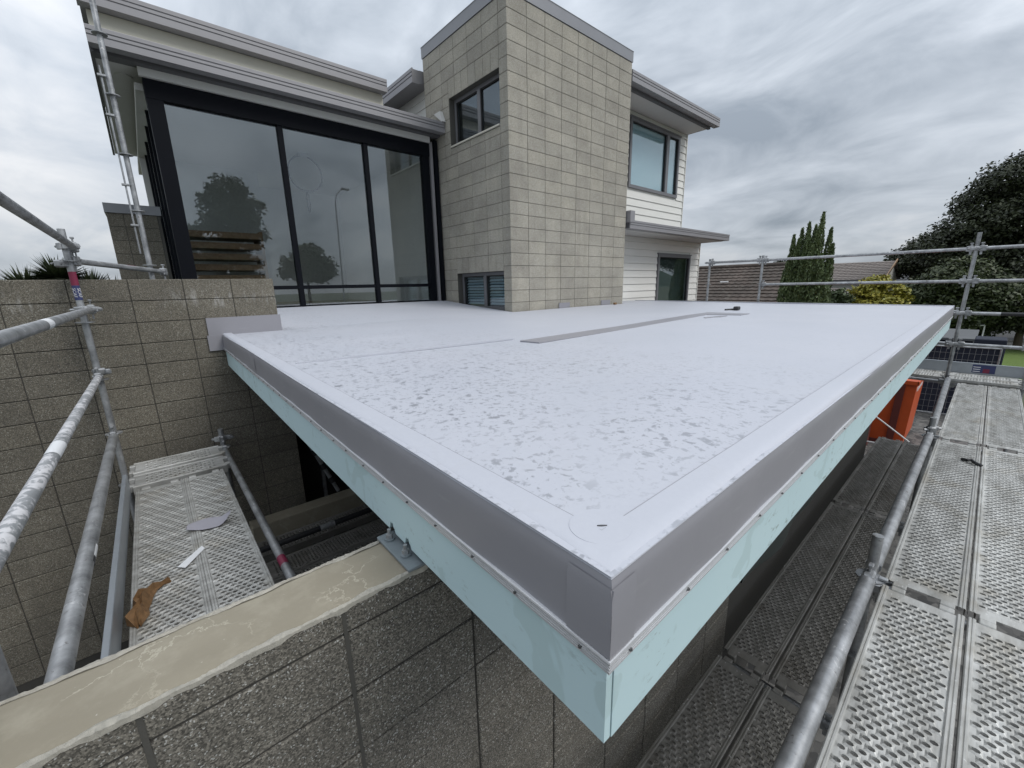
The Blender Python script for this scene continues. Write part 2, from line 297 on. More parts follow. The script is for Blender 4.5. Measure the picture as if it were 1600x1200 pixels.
# ------------------------------------------------------------------ building helpers
ORG = {}
def tag(o, label=None, cat=None, group=None, kind=None):
    if label: o['label'] = label
    if cat: o['category'] = cat
    if group: o['group'] = group
    if kind: o['kind'] = kind
    return o
def empty(name, loc, label, cat, group=None):
    o = bpy.data.objects.new(name, None); o.empty_display_size = 0.2; o.location = loc; COL.objects.link(o)
    ORG[o] = Vector(loc); return tag(o, label, cat, group)
def org(p): return ORG[p] if p is not None else Vector((0, 0, 0))
class MB:
    def __init__(s): s.v = []; s.f = []
    def box(s, x0, y0, z0, x1, y1, z1, M=None):
        x0, x1 = sorted((x0, x1)); y0, y1 = sorted((y0, y1)); z0, z1 = sorted((z0, z1))
        i = len(s.v); p = [(x0, y0, z0), (x1, y0, z0), (x1, y1, z0), (x0, y1, z0), (x0, y0, z1), (x1, y0, z1), (x1, y1, z1), (x0, y1, z1)]
        s.v += [tuple(M @ Vector(q)) for q in p] if M else p
        s.f += [tuple(i+k for k in q) for q in ((0, 3, 2, 1), (4, 5, 6, 7), (0, 1, 5, 4), (1, 2, 6, 5), (2, 3, 7, 6), (3, 0, 4, 7))]
        return s
    def cbox(s, x0, y0, z0, x1, y1, z1, c=0.004, M=None):   # chamfered box, 44 triangles
        x0, x1 = sorted((x0, x1)); y0, y1 = sorted((y0, y1)); z0, z1 = sorted((z0, z1))
        i = len(s.v); P = []; idx = {}
        for sx in (0, 1):
            for sy in (0, 1):
                for sz in (0, 1):
                    X, Y, Z = (x0, x1)[sx], (y0, y1)[sy], (z0, z1)[sz]
                    dx, dy, dz = c*(1-2*sx), c*(1-2*sy), c*(1-2*sz)
                    for ax, q in enumerate(((X, Y+dy, Z+dz), (X+dx, Y, Z+dz), (X+dx, Y+dy, Z))):
                        idx[(sx, sy, sz, ax)] = i+len(P); P.append(q)
        s.v += [tuple(M @ Vector(q)) for q in P] if M else P
        g = lambda a, b_, c_, ax: idx[(a, b_, c_, ax)]
        for k in (0, 1):
            o = lambda L: tuple(L) if k else tuple(reversed(L))
            s.f.append(o([g(k, 0, 0, 0), g(k, 1, 0, 0), g(k, 1, 1, 0), g(k, 0, 1, 0)]))
            s.f.append(o([g(0, k, 0, 1), g(0, k, 1, 1), g(1, k, 1, 1), g(1, k, 0, 1)]))
            s.f.append(o([g(0, 0, k, 2), g(1, 0, k, 2), g(1, 1, k, 2), g(0, 1, k, 2)]))
        for a in (0, 1):
            for b_ in (0, 1):
                q = [g(0, a, b_, 1), g(1, a, b_, 1), g(1, a, b_, 2), g(0, a, b_, 2)]; s.f.append(tuple(q if a != b_ else reversed(q)))
                q = [g(a, 0, b_, 0), g(a, 1, b_, 0), g(a, 1, b_, 2), g(a, 0, b_, 2)]; s.f.append(tuple(q if a == b_ else reversed(q)))
                q = [g(a, b_, 0, 0), g(a, b_, 1, 0), g(a, b_, 1, 1), g(a, b_, 0, 1)]; s.f.append(tuple(q if a != b_ else reversed(q)))
                for c3 in (0, 1):
                    q = [g(a, b_, c3, 0), g(a, b_, c3, 1), g(a, b_, c3, 2)]; s.f.append(tuple(q if (a+b_+c3) % 2 else reversed(q)))
        return s
    def tube(s, p0, p1, r, n=16, r1=None, caps=True):
        p0, p1 = Vector(p0), Vector(p1); d = (p1-p0).normalized()
        a = d.orthogonal().normalized(); b_ = d.cross(a); i = len(s.v); r1 = r if r1 is None else r1
        for p, rr in ((p0, r), (p1, r1)):
            for k in range(n):
                t = 2*math.pi*k/n; s.v.append(tuple(p + a*(rr*math.cos(t)) + b_*(rr*math.sin(t))))
        for k in range(n): s.f.append((i+k, i+(k+1) % n, i+n+(k+1) % n, i+n+k))
        if caps: s.f.append(tuple(i+k for k in reversed(range(n)))); s.f.append(tuple(i+n+k for k in range(n)))
        return s
    def path(s, pts, r, n=8):
        for a, c in zip(pts[:-1], pts[1:]): s.tube(a, c, r, n)
        return s
    def quad(s, *pts):
        i = len(s.v); s.v += [tuple(p) for p in pts]; s.f.append(tuple(range(i, i+len(pts)))); return s
    def prism(s, poly, h0, h1, ax=2):
        """poly of 2-d points extruded along axis ax from h0 to h1"""
        i = len(s.v); n = len(poly)
        for h in (h0, h1):
            for p in poly:
                q = list(p); q.insert(ax, h); s.v.append(tuple(q))
        s.f.append(tuple(i+k for k in reversed(range(n)))); s.f.append(tuple(i+n+k for k in range(n)))
        for k in range(n): s.f.append((i+k, i+(k+1) % n, i+n+(k+1) % n, i+n+k))
        return s
    def sweep(s, sections, closed=False):
        i = len(s.v); n = len(sections[0])
        for sec in sections: s.v += [tuple(p) for p in sec]
        for a in range(len(sections)-1):
            for k in range(n if closed else n-1):
                s.f.append((i+a*n+k, i+a*n+(k+1) % n, i+(a+1)*n+(k+1) % n, i+(a+1)*n+k))
        return s
    def mesh(s, name, mat, o=Vector((0, 0, 0)), smooth=False):
        me = bpy.data.meshes.new(name); me.from_pydata([(x-o.x, y-o.y, z-o.z) for x, y, z in s.v], [], s.f)
        me.materials.append(MATS[mat]); me.update()
        import bmesh
        bm = bmesh.new(); bm.from_mesh(me); bmesh.ops.recalc_face_normals(bm, faces=bm.faces); bm.to_mesh(me); bm.free()
        if smooth:
            for p in me.polygons: p.use_smooth = True
            try: me.set_sharp_from_angle(angle=R_(35))
            except Exception: pass
        return me
    def build(s, name, mat, parent=None, label=None, cat=None, group=None, kind=None, smooth=False):
        if parent is None:
            a = np.array(s.v); o = Vector(((a[:, 0].min()+a[:, 0].max())/2, (a[:, 1].min()+a[:, 1].max())/2, a[:, 2].min()))
        else: o = ORG[parent]
        ob = bpy.data.objects.new(name, s.mesh(name, mat, o, smooth)); COL.objects.link(ob)
        if parent is None: ob.location = o
        else: ob.parent = parent
        ORG[ob] = o
        return tag(ob, label, cat, group, kind)
SHARED = {}
def piece(name, parent, mat, size, loc, chamfer=0.004):
    """one brick-like piece: shared chamfered-box mesh of this size, min corner at loc"""
    key = (name, mat, tuple(round(x, 4) for x in size))
    if key not in SHARED: SHARED[key] = MB().cbox(0, 0, 0, *size, chamfer).mesh(name, mat)
    o = bpy.data.objects.new(name, SHARED[key]); COL.objects.link(o); o.parent = parent
    o.location = Vector(loc) - ORG[parent]; ORG[o] = Vector(loc); return o
def numpy_mesh(name, V, F, mat, parent=None, k=4, **t):
    me = bpy.data.meshes.new(name); n = len(F)
    o = ORG[parent] if parent is not None else Vector((float(V[:, 0].mean()), float(V[:, 1].mean()), float(V[:, 2].min())))
    V = V - np.array(o)
    me.vertices.add(len(V)); me.vertices.foreach_set('co', V.astype(np.float32).ravel())
    me.loops.add(n*k); me.loops.foreach_set('vertex_index', F.astype(np.int32).ravel())
    me.polygons.add(n); me.polygons.foreach_set('loop_start', np.arange(0, n*k, k, dtype=np.int32)); me.polygons.foreach_set('loop_total', np.full(n, k, dtype=np.int32))
    me.materials.append(MATS[mat]); me.update(calc_edges=True); me.validate()
    ob = bpy.data.objects.new(name, me); COL.objects.link(ob)
    if parent is not None: ob.parent = parent
    else: ob.location = o
    ORG[ob] = o
    return tag(ob, **t)
def text(name, s, size, M, mat, parent, extrude=0.0002):
    cu = bpy.data.curves.new(name, 'FONT'); cu.body = s; cu.size = size; cu.extrude = extrude; cu.align_x = 'CENTER'; cu.align_y = 'CENTER'
    tmp = bpy.data.objects.new('tmp', cu); COL.objects.link(tmp)
    dg = bpy.context.evaluated_depsgraph_get(); me = bpy.data.meshes.new_from_object(tmp.evaluated_get(dg))
    bpy.data.objects.remove(tmp); me.transform(Matrix.Translation(-ORG[parent]) @ M); me.materials.clear(); me.materials.append(MATS[mat])
    o = bpy.data.objects.new(name, me); COL.objects.link(o); o.parent = parent; ORG[o] = ORG[parent]; return o

GZ = -3.6
# ------------------------------------------------------------------ ground
MB().box(-400, -400, GZ-1, 700, 500, GZ).build('ground', 'ground_mat', kind='structure')
MB().box(-8, -7, GZ+0.002, 17.5, 12, GZ+0.006).build('gravel_yard', 'gravel', kind='structure')
MB().box(21, -14, GZ+0.002, 33, 3.2, GZ+0.008).build('lawn', 'grass', kind='structure')
MB().box(33, -40, GZ+0.002, 35.2, 40, GZ+0.010).build('footpath', 'concrete_path', kind='structure')
MB().box(35.4, -40, GZ+0.002, 42.5, 40, GZ+0.006).build('road', 'asphalt', kind='structure')
MB().box(35.2, -40, GZ, 35.4, 40, GZ+0.12).build('kerb', 'concrete_path', kind='structure')
MB().box(42.5, -40, GZ+0.0, 46, 1.0, GZ+0.13).build('far_footpath', 'concrete_path', kind='structure')
hm = MB(); prof = []
for k in range(0, 121):
    y = -260+k*5.0; h = 3.0+2.2*math.sin(k*0.19)+1.6*math.sin(k*0.53+1)+random.uniform(-.5, .7)
    prof.append(((330, y, GZ), (345, y, GZ+h*1.6), (365, y, GZ+h*2.2), (420, y, GZ)))
hm.sweep(prof); hm.build('hills', 'hill_green', kind='structure', smooth=True)

# ------------------------------------------------------------------ flat roof
RZ = -0.436
A = Vector((0.459, 0.309)); B = Vector((0.545, 5.27)); C = Vector((8.95, 0.345)); D = Vector((9.30, 6.02))
roof = empty('flat_roof', (4.6, 2.6, -0.77), 'flat grey membrane roof with pale blue-green fascia boards in front of the house', 'roof')
def roof_z(x, y):
    z = RZ + 0.0035*math.sin(1.7*x+0.6*y)+0.003*math.sin(2.3*y-0.8*x)
    if y > 5.3: z += min(1, (y-5.3)/2.1)*0.165*(1 if x < 4.7 else 0)
    return z
nx, ny = 90, 60; V = []; F = []
for j in range(ny+1):
    for i in range(nx+1):
        u, v = i/nx, j/ny
        p0 = A.lerp(C, u); p1 = B.lerp(Vector((D.x, B.y)), u); p = p0.lerp(p1, v)
        V.append((p.x, p.y, roof_z(p.x, p.y)))
for j in range(ny):
    for i in range(nx):
        a = j*(nx+1)+i; F.append((a, a+1, a+nx+2, a+nx+1))
V = np.array(V); F = np.array(F)
# thick top sheet
mt = numpy_mesh('membrane_sheet', V, F, 'membrane_top', roof)
for p in mt.data.polygons: p.use_smooth = True
V = []; F = []; nx2, ny2 = 40, 24
for j in range(ny2+1):
    for i in range(nx2+1):
        x = 1.12+(4.625-1.12)*i/nx2; y = 5.27+(7.40-5.27)*j/ny2; V.append((x, y, roof_z(x, y)+(0.0 if j else 0)))
for j in range(ny2):
    for i in range(nx2):
        a = j*(nx2+1)+i; F.append((a, a+1, a+nx2+2, a+nx2+1))
mt = numpy_mesh('membrane_sheet', np.array(V), np.array(F), 'membrane_top', roof)
for p in mt.data.polygons: p.use_smooth = True
MB().prism([(7.83, 5.27), (9.27, 5.27), (9.30, 6.08), (7.83, 6.08)], RZ-0.02, RZ+0.001).build('membrane_sheet', 'membrane_top', roof)
# structure under the sheet
MB().prism([(A.x+.03, A.y+.03), (C.x-.03, C.y+.03), (9.2, 5.26), (B.x+.03, 5.26)], -0.745, RZ-0.012).build('roof_deck', 'black_panel', roof)
MB().prism([(1.12, 5.28), (4.6, 5.28), (4.6, 7.38), (1.12, 7.38)], -0.745, RZ-0.02).build('roof_deck', 'black_panel', roof)
# membrane folded over the two front edges, sweep B -> A -> C
def edge_path(n1=44, n2=64):
    pts = []
    for k in range(n1): pts.append((B.lerp(A, k/n1), 0))
    pts.append((A, 2))
    for k in range(1, n2+1): pts.append((A.lerp(C, k/n2), 1))
    return pts
nl = Vector((-(B-A).y, (B-A).x)).normalized(); nl = nl if nl.x < 0 else -nl
nr = Vector(((C-A).y, -(C-A).x)).normalized(); nr = nr if nr.y < 0 else -nr
nm = (nl+nr); nm = nm / nm.dot(nl)
def sweep_edge(profile, wob=0.0):
    secs = []
    for k, (p, t) in enumerate(edge_path()):
        nn = (nl, nr, nm)[t]
        w1 = wob*math.sin(k*1.9)+wob*0.7*math.sin(k*0.83+1)
        secs.append([(p.x+nn.x*(o+w1*(1 if o > -0.05 else 0.2)), p.y+nn.y*(o+w1*(1 if o > -0.05 else 0.2)), RZ+z+w1*0.6*(1 if z > -0.05 else 0)) for o, z in profile])
    return secs
for seg in ('left', 'right'):
    pass
MB().sweep(sweep_edge([(-0.082, 0.0060), (-0.0815, 0.0085), (-0.05, 0.0088), (-0.030, 0.0087), (-0.020, 0.0076), (-0.0125, 0.0050), (-0.0070, 0.0010), (-0.0035, -0.0040)], 0.0012)).build('lap_strip', 'membrane_lap', roof, smooth=True)
MB().sweep(sweep_edge([(-0.0034, -0.0042), (-0.0008, -0.0095), (0.0012, -0.016), (0.0028, -0.026), (0.0035, -0.05), (0.003, -0.10), (0.004, -0.142), (-0.01, -0.146)], 0.0016)).build('edge_membrane', 'membrane', roof, smooth=True)
MB().sweep(sweep_edge([(-0.0835, 0.003), (-0.0832, 0.0078), (-0.0818, 0.0088), (-0.0812, 0.0088), (-0.0810, 0.006)], 0.0012)).build('seam_bead', 'membrane', roof)
# lapped cover pieces on the folded edge
def cover(P, d, nn, s0, s1, o0=0.0):
    secs = []
    for s_ in np.linspace(s0, s1, 8):
        p = P+d*s_; secs.append([(p.x+nn.x*o, p.y+nn.y*o, RZ+z) for o, z in ((0.0035+o0, -0.014), (0.0068, -0.03), (0.0072, -0.09), (0.0068, -0.1395))])
    MB().sweep(secs).build('corner_cover' if s0 < .05 else 'lap_cover', 'membrane', roof, smooth=True)
dl, dr_ = (B-A).normalized(), (C-A).normalized()
cover(A, dl, nl, -0.007, 0.085); cover(A, dr_, nr, -0.007, 0.060); cover(A, dl, nl, 3.05, 3.22)
# pressed aluminium trim
trim_prof = [(-0.01, -0.1405), (0.0055, -0.1405), (0.0085, -0.1415), (0.0095, -0.1445), (0.0085, -0.1475), (0.0040, -0.1490), (0.0078, -0.1505), (0.0078, -0.1535), (0.0035, -0.1552), (0.0074, -0.1568), (0.0074, -0.1598), (0.0032, -0.1614), (0.0070, -0.163), (0.0065, -0.168), (-0.012, -0.169)]
trim = MB().sweep(sweep_edge(trim_prof)).build('edge_trim', 'alu_trim', roof, smooth=True)
scr = MB().tube((0, 0, 0), (0.004, 0, 0), 0.0034, 8).tube((0.0038, 0, 0), (0.0055, 0, 0), 0.0018, 6).mesh('screw', 'steel_screw')
for (P, Q, nn, cnt) in ((A, B, nl, 30), (A, C, nr, 44)):
    Ln = (Q-P).length
    for k in range(cnt):
        p = P.lerp(Q, (0.055+k*(Ln-0.1)/cnt+random.uniform(-.012, .012))/Ln)
        o = bpy.data.objects.new('screw', scr); COL.objects.link(o); o.parent = trim
        o.location = Vector((p.x+nn.x*0.0062, p.y+nn.y*0.0062, RZ-0.1552+random.uniform(-.002, .002)))-ORG[roof]
        o.rotation_euler = (0, 0, math.atan2(nn.y, nn.x)); ORG[o] = ORG[roof]
# fascia boards, with the two jagged notches at the bracket
def fascia(P, Q, nn, th, top, bot, name='fascia_board', notch=()):
    m_ = MB(); d = (Q-P).normalized(); L = (Q-P).length
    def pt(s_, o, z): return (P.x+d.x*s_+nn.x*o, P.y+d.y*s_+nn.y*o, z)
    cuts = [0.0]; bots = []
    prof_ = []
    for s_ in np.linspace(0, L, 60): prof_.append((s_, bot))
    for c0, wd, hh in notch:
        prof_ += [(c0-wd, bot), (c0-wd*0.7, bot+hh*0.5), (c0-wd*0.5, bot+hh*0.45), (c0-wd*0.25, bot+hh), (c0+wd*0.2, bot+hh*0.8), (c0+wd*0.4, bot+hh*0.95), (c0+wd*0.8, bot+hh*0.3), (c0+wd, bot)]
        prof_ = [q for q in prof_ if not (c0-wd < q[0] < c0+wd and q[1] == bot)]
    prof_.sort()
    secs = [[pt(s_, 0.0, top), pt(s_, 0.0, zb), pt(s_, -th, zb), pt(s_, -th, top)] for s_, zb in prof_]
    m_.sweep(secs, closed=True)
    m_.quad(*secs[0]); m_.quad(*secs[-1])
    return m_.build(name, 'teal_board', roof)
off = 0.004
P1 = Vector((A.x, A.y)) - nl*0.004 - nr*0.0055
fascia(P1 + (B-A).normalized()*0.0, Vector((B.x, B.y))-nl*0.004-(B-A).normalized()*0.02, nl, 0.016, RZ-0.155, -0.767, notch=((0.735, 0.022, 0.030), (0.845, 0.022, 0.032)))
P2 = Vector((A.x, A.y)) - nr*0.004 - nl*0.0225 
fascia(P2, C-nr*0.004, nr, 0.016, RZ-0.155, -0.768)
# dark end of the roof, far side
MB().prism([(C.x-.02, C.y+.02), (C.x+.002, C.y+.02), (9.302, 5.9), (9.28, 5.9)], -0.765, RZ-0.004).build('end_membrane', 'membrane', roof)
MB().prism([(C.x-.05, C.y+.0), (C.x+.004, C.y+.0), (9.304, 5.9), (9.26, 5.9)], RZ-0.003, RZ+0.014).build('lap_strip', 'membrane_lap', roof)
# lap seam and the dry dark strip
MB().prism([(0.62, 2.705), (2.25, 2.565), (2.25, 2.575), (0.62, 2.715)], RZ-0.004, RZ+0.0075).build('seam', 'membrane_lap', roof)
MB().prism([(2.20, 2.43), (2.22, 2.235), (3.6, 2.27), (4.7, 2.37), (5.60, 2.47), (5.75, 2.10), (6.04, 2.10), (6.02, 2.64), (5.4, 2.63), (3.6, 2.485)], RZ-0.006, RZ+0.0062).build('seam_strip', 'membrane', roof, label='darker dry strip of bare membrane along the middle of the roof')
MB().prism([(5.05, 2.235), (5.25, 2.225), (5.33, 2.175), (5.52, 2.175), (5.44, 2.235), (5.30, 2.255), (5.1, 2.285)], RZ-0.006, RZ+0.0068).build('seam_patch', 'membrane', roof)
# corner patch: thin disc of membrane, and a fold crease
m_ = MB(); pts = []
for k in range(28):
    t = 2*math.pi*k/28; pts.append((0.553+0.058*math.cos(t), 0.402+0.055*math.sin(t)))
m_.prism(pts, RZ-0.006, RZ+0.0092); m_.build('corner_patch', 'membrane_lap', roof)
MB().prism([(0.546, 0.404), (0.552, 0.400), (0.560, 0.392), (0.551, 0.3975)], RZ+0.009, RZ+0.0115).build('crease', 'fascia_dark', roof)
# upstand flashing on the block wall at the back left
fl = MB(); fl.box(0.43, 5.262, -0.455, 1.115, 5.275, -0.262); fl.box(0.415, 5.258, -0.60, 0.56, 5.276, -0.44)
fl.build('wall_flashing', 'membrane', roof)
for x0 in (5.78, 7.06):
    MB().box(x0, 5.285, RZ-0.01, x0+0.30, 5.297, RZ+0.10).build('base_flashing', 'membrane', roof)

# ------------------------------------------------------------------ left block wall
def wall_blocks_y(parent, mat, xs, zs, yf, depth, gap=0.006, skip=None, jit=0.0012):
    """blocks on a face y = yf looking to -y; xs, zs are joint lines"""
    for a, b_ in zip(xs[:-1], xs[1:]):
        for c0, c1 in zip(zs[:-1], zs[1:]):
            if skip and skip((a+b_)/2, (c0+c1)/2): continue
            piece('block', parent, mat, (b_-a-gap, depth, c1-c0-gap), (a+gap/2, yf+random.uniform(-jit, jit), c0+gap/2))
lw = empty('block_wall', (-0.6, 5.37, GZ), 'brown-grey aggregate block wall behind the left scaffold, with white lime bloom', 'wall')
XL = [1.1-0.4*k for k in range(13)][::-1]; ZL = [0.13-0.2*k for k in range(19)][::-1]
MB().box(XL[0]+0.004, 5.287, GZ-0.1, 1.094, 5.47, 0.122).build('mortar', 'mortar_dark', lw)
wall_blocks_y(lw, 'aggregate_block', XL, ZL, 5.28, 0.09)

# ------------------------------------------------------------------ front block wall
fwl = empty('block_wall', (1.6, 1.08, GZ), 'dark speckled block wall with trowelled beige cap in the foreground', 'wall')
XF = [0.25+0.4*k for k in range(-6, 8)]; ZF = [-0.805, -0.885]+[-0.885-0.2*k for k in range(1, 14)]; ZF = [GZ+0.0]+ZF[::-1] if ZF[-1] > GZ+0.05 else ZF[::-1]
MB().box(XF[0], 0.983, GZ-0.1, 8.6, 1.18, -0.812).build('mortar', 'mortar_dark', fwl)
wall_blocks_y(fwl, 'front_block', XF, ZF, 0.975, 0.08, gap=0.008)
m_ = MB()
secs = []
for k in range(101):
    x = XF[0]+k*0.06
    z = -0.800+0.0012*math.sin(k*1.3)+random.uniform(-.0008, .0008)
    secs.append([(x, 0.978, -0.815), (x, 0.980, z-0.004), (x, 0.995, z), (x, 1.04, z+.001), (x, 1.10, z+.0015), (x, 1.165, z), (x, 1.182, z-0.004), (x, 1.184, -0.815)])
m_.sweep(secs); m_.build('cap', 'cap_concrete', fwl, smooth=True)
def ridge(y0, wd, name='slurry_edge', out=-1):
    secs = []; k = 0; x = XF[0]
    while x < 2.5:
        a = wd*(0.72+0.24*math.sin(x*23)+0.18*math.sin(x*61+1)+0.12*random.random()); j = .0015*math.sin(x*47)+random.uniform(-.0007, .0007)
        secs.append([(x, y0+out*0.004+j, -0.809-.003*math.sin(x*31)-.0025*math.sin(x*83)-random.random()*.002), (x, y0+out*0.003+j, -0.800+random.uniform(0, .003)), (x, y0-out*a*0.5, -0.7965+random.uniform(-.001, .002)), (x, y0-out*a, -0.8005)])
        x += 0.006
    MB().sweep(secs).build(name, 'slurry', fwl)
ridge(0.977, 0.017); ridge(1.185, 0.012, out=1)
for xj in (0.25, -0.15):
    MB().box(xj-0.0055, 0.9775, -2.2, xj+0.0055, 0.984, -0.812).build('grouted_joint', 'mortar', fwl)
# bracket plate on the wall cap
pl = empty('bracket_plate', (0.49, 1.08, -0.797), 'grey steel bearing plate with bolts under the fascia on the wall cap', 'plate')
MB().cbox(0.436, 0.972, -0.7965, 0.56, 1.192, -0.786, 0.002).build('plate', 'plate_steel', pl)
for yb in (1.04, 1.15):
    MB().tube((0.462, yb, -0.786), (0.462, yb, -0.780), 0.017, 16).build('washer', 'plate_steel', pl)
    MB().tube((0.462, yb, -0.780), (0.462, yb, -0.766), 0.011, 6).tube((0.462, yb, -0.766), (0.462, yb, -0.750), 0.006, 10).build('bolt', 'galv', pl)

# ------------------------------------------------------------------ house
house = empty('house', (6.5, 7.5, GZ), 'modern house with block tower, tall dark glazing and white weatherboards', 'house')
TX0, TX1, TY0, TY1 = 4.63, 7.83, 5.30, 7.70
ZT = [3.92+0.2-0.2*k for k in range(24)][::-1]        # -0.48 .. 4.12
tower = MB()
tower.box(TX0+0.007, TY0+0.007, GZ, TX1-0.006, TY0+0.19, 4.118)
tower.box(TX1-0.19, TY0+0.19, GZ, TX1-0.006, TY1, 4.118); tower.box(TX0+0.007, TY1-0.19, GZ, TX1-0.19, TY1-0.004, 4.118)
WY0, WY1 = 5.50, 6.88
xa, xb = TX0+0.007, TX0+0.19
tower.box(xa, TY0+0.19, GZ, xb, WY0-0.002, 4.118); tower.box(xa, WY1+0.002, GZ, xb, TY1-0.19, 4.118)
tower.box(xa, WY0-0.002, 3.224, xb, WY1+0.002, 4.118); tower.box(xa, WY0-0.002, 0.240, xb, WY1+0.002, 2.435); tower.box(xa, WY0-.002, GZ, xb, WY1+.002, -0.42)
tw = tower.build('tower_wall', 'mortar', house)
for r in range(len(ZT)-1):
    z0, z1 = ZT[r], ZT[r+1]
    piece('block', tw, 'tower_block', (0.397, 0.197, z1-z0-0.006), (TX0+random.uniform(-.0012, .0012), TY0+random.uniform(-.0012, .0012), z0+0.003))
wall_blocks_y(tw, 'tower_block', [TX0+0.4*k for k in range(1, 9)], ZT, TY0, 0.09)
YB = [5.5, 5.9, 6.3, 6.7, 7.1, 7.5, 7.7]
def xblock(y0, y1, z0, z1):
    piece('block', tw, 'tower_block', (0.09, y1-y0-0.006, z1-z0-0.006), (TX0+random.uniform(-.0012, .0012), y0+0.003, z0+0.003))
for r in range(len(ZT)-1):
    z0, z1 = ZT[r], ZT[r+1]; zm = (z0+z1)/2
    up_w = 2.32 < zm < 3.52; lo_w = zm < 0.52
    if up_w or lo_w:
        xblock(6.9, 7.1, z0, z1); xblock(7.1, 7.5, z0, z1); xblock(7.5, 7.7, z0, z1)
    else:
        for a, c in zip(YB[:-1], YB[1:]): xblock(a, c, z0, z1)
for k in range(7):
    xblock(5.5+0.2*k, 5.7+0.2*k if k < 6 else 6.9, 3.225, 3.52); xblock(5.5+0.2*k, 5.7+0.2*k if k < 6 else 6.9, 0.240, 0.52)
for a, c in ((5.5, 5.9), (5.9, 6.3), (6.3, 6.7), (6.7, 6.9)): xblock(a, c, 2.32, 2.432)
# coping
MB().box(TX0-0.012, TY0-0.012, 4.125, TX1+0.012, TY1+0.012, 4.30).build('coping', 'coping_grey', house)
MB().box(TX0-0.018, TY0-0.018, 4.300, TX1+0.018, TY1+0.018, 4.306).build('coping_cap', 'coping_grey', house)
# tower windows (left face, reveals 0.1 deep)
def tower_window(z0, z1, blinds):
    xf = TX0+0.105
    wn_ = MB()
    wn_.box(xf, WY0, z0, xf+0.06, WY1, z0+0.055); wn_.box(xf, WY0, z1-0.055, xf+0.06, WY1, z1)
    wn_.box(xf, WY0, z0+.055, xf+0.06, WY0+0.05, z1-.055); wn_.box(xf, WY1-0.05, z0+.055, xf+0.06, WY1, z1-.055)
    ym = (WY0+WY1)/2-0.03
    wn_.box(xf-0.004, ym-0.04, z0+.055, xf+0.06, ym+0.04, z1-.055)
    wo_ = wn_.build('window', 'grey_frame', house)
    for ya, yb in ((WY0+0.05, ym-0.04), (ym+0.04, WY1-0.05)):
        g = MB()
        g.box(xf+0.012, ya, z0+.055, xf+0.03, ya+0.018, z1-.055); g.box(xf+0.012, yb-0.018, z0+.055, xf+0.03, yb, z1-.055); g.box(xf+0.012, ya+.018, z1-.075, xf+0.03, yb-.018, z1-.055)
        g.build('gasket', 'black_rubber', wo_)
        MB().box(xf+0.032, ya, z0+.055, xf+0.038, yb, z1-.055).build('pane', 'glass_window', wo_)
        if blinds:
            z = z1-0.085
            while z > z0+0.06:
                M = Matrix.Translation((xf+0.075, 0, z)) @ Matrix.Rotation(R_(-48), 4, 'Y')
                MB().box(-0.026, ya+.02, -0.0015, 0.026, yb-.02, 0.0015, M).build('slat', 'blind_slat', wo_); z -= 0.052
    MB().box(xf+0.13, WY0-.05, z0-.05, xf+0.14, WY1+.05, z1+.05).build('dark_backing', 'black_panel', wo_)  # black backing panel, its colour stands in for the unlit room
    return wo_
wo_ = tower_window(2.462, 3.222, False)
MB().box(TX0-0.022, WY0+.003, 2.438, TX0+0.105, WY1-.003, 2.460).build('sill', 'cream_wall', wo_)
wo_ = tower_window(-0.42, 0.238, True)

# glazed wall, plane y = 7.40
GX0, GX1, GY = 0.43, 4.44, 7.40
zb, zt = -0.275, 2.385
gw = MB(); gw.box(GX0, GY-0.03, zt, GX1+0.02, GY+0.12, 2.60); gw.box(GX0+.001, GY-0.012, 2.42, GX1, GY-0.031, 2.435)
gl = gw.build('glazed_wall', 'dark_frame', house)
for x0, x1 in ((GX0+0.002, 0.60), (4.32, GX1)):
    MB().box(x0, GY-0.025, zb-.02, x1, GY+0.11, zt-.001).build('jamb', 'dark_frame', gl)
MULL = (1.935, 3.235)
for xm in MULL: MB().box(xm-0.036, GY-0.012, zb-.02, xm+0.036, GY+0.09, zt-.001).build('mullion', 'dark_frame', gl)
bays = ((0.60, MULL[0]-.036), (MULL[0]+.036, MULL[1]-.036), (MULL[1]+.036, 4.32))
for x0, x1 in bays:
    MB().box(x0+.001, GY-0.004, 0.012, x1-.001, GY+0.08, 0.07).build('transom', 'dark_frame', gl)
    MB().box(x0+.001, GY-0.004, zb-.03, x1-.001, GY+0.08, zb+0.03).build('sill_rail', 'dark_frame', gl)
    MB().box(x0, GY+0.03, 0.07, x1, GY+0.042, zt).build('pane', 'glass', gl)
    MB().box(x0, GY+0.03, zb+0.03, x1, GY+0.042, 0.012).build('pane', 'glass', gl)
# left return of the glazing, plane x = 0.43, running back
for y0 in (7.53, 8.25, 9.0, 9.9, 10.8):
    MB().box(GX0+0.01, y0, zb, GX0+0.07, y0+0.05, 2.60).build('mullion', 'dark_frame', gl)
for y0, y1 in ((7.58, 8.25), (8.30, 9.0), (9.05, 9.9), (9.95, 10.8)):
    MB().box(GX0+0.03, y0, zb, GX0+0.04, y1, 2.60).build('pane', 'glass', gl)
# trim and downpipe beside the tower
MB().box(4.462, GY-0.05, -0.29, 4.515, GY+0.10, 2.62).build('corner_trim', 'gutter_grey', house)
MB().box(4.535, GY-0.085, -0.30, 4.605, GY-0.02, 2.66).build('downpipe', 'dark_frame', house)
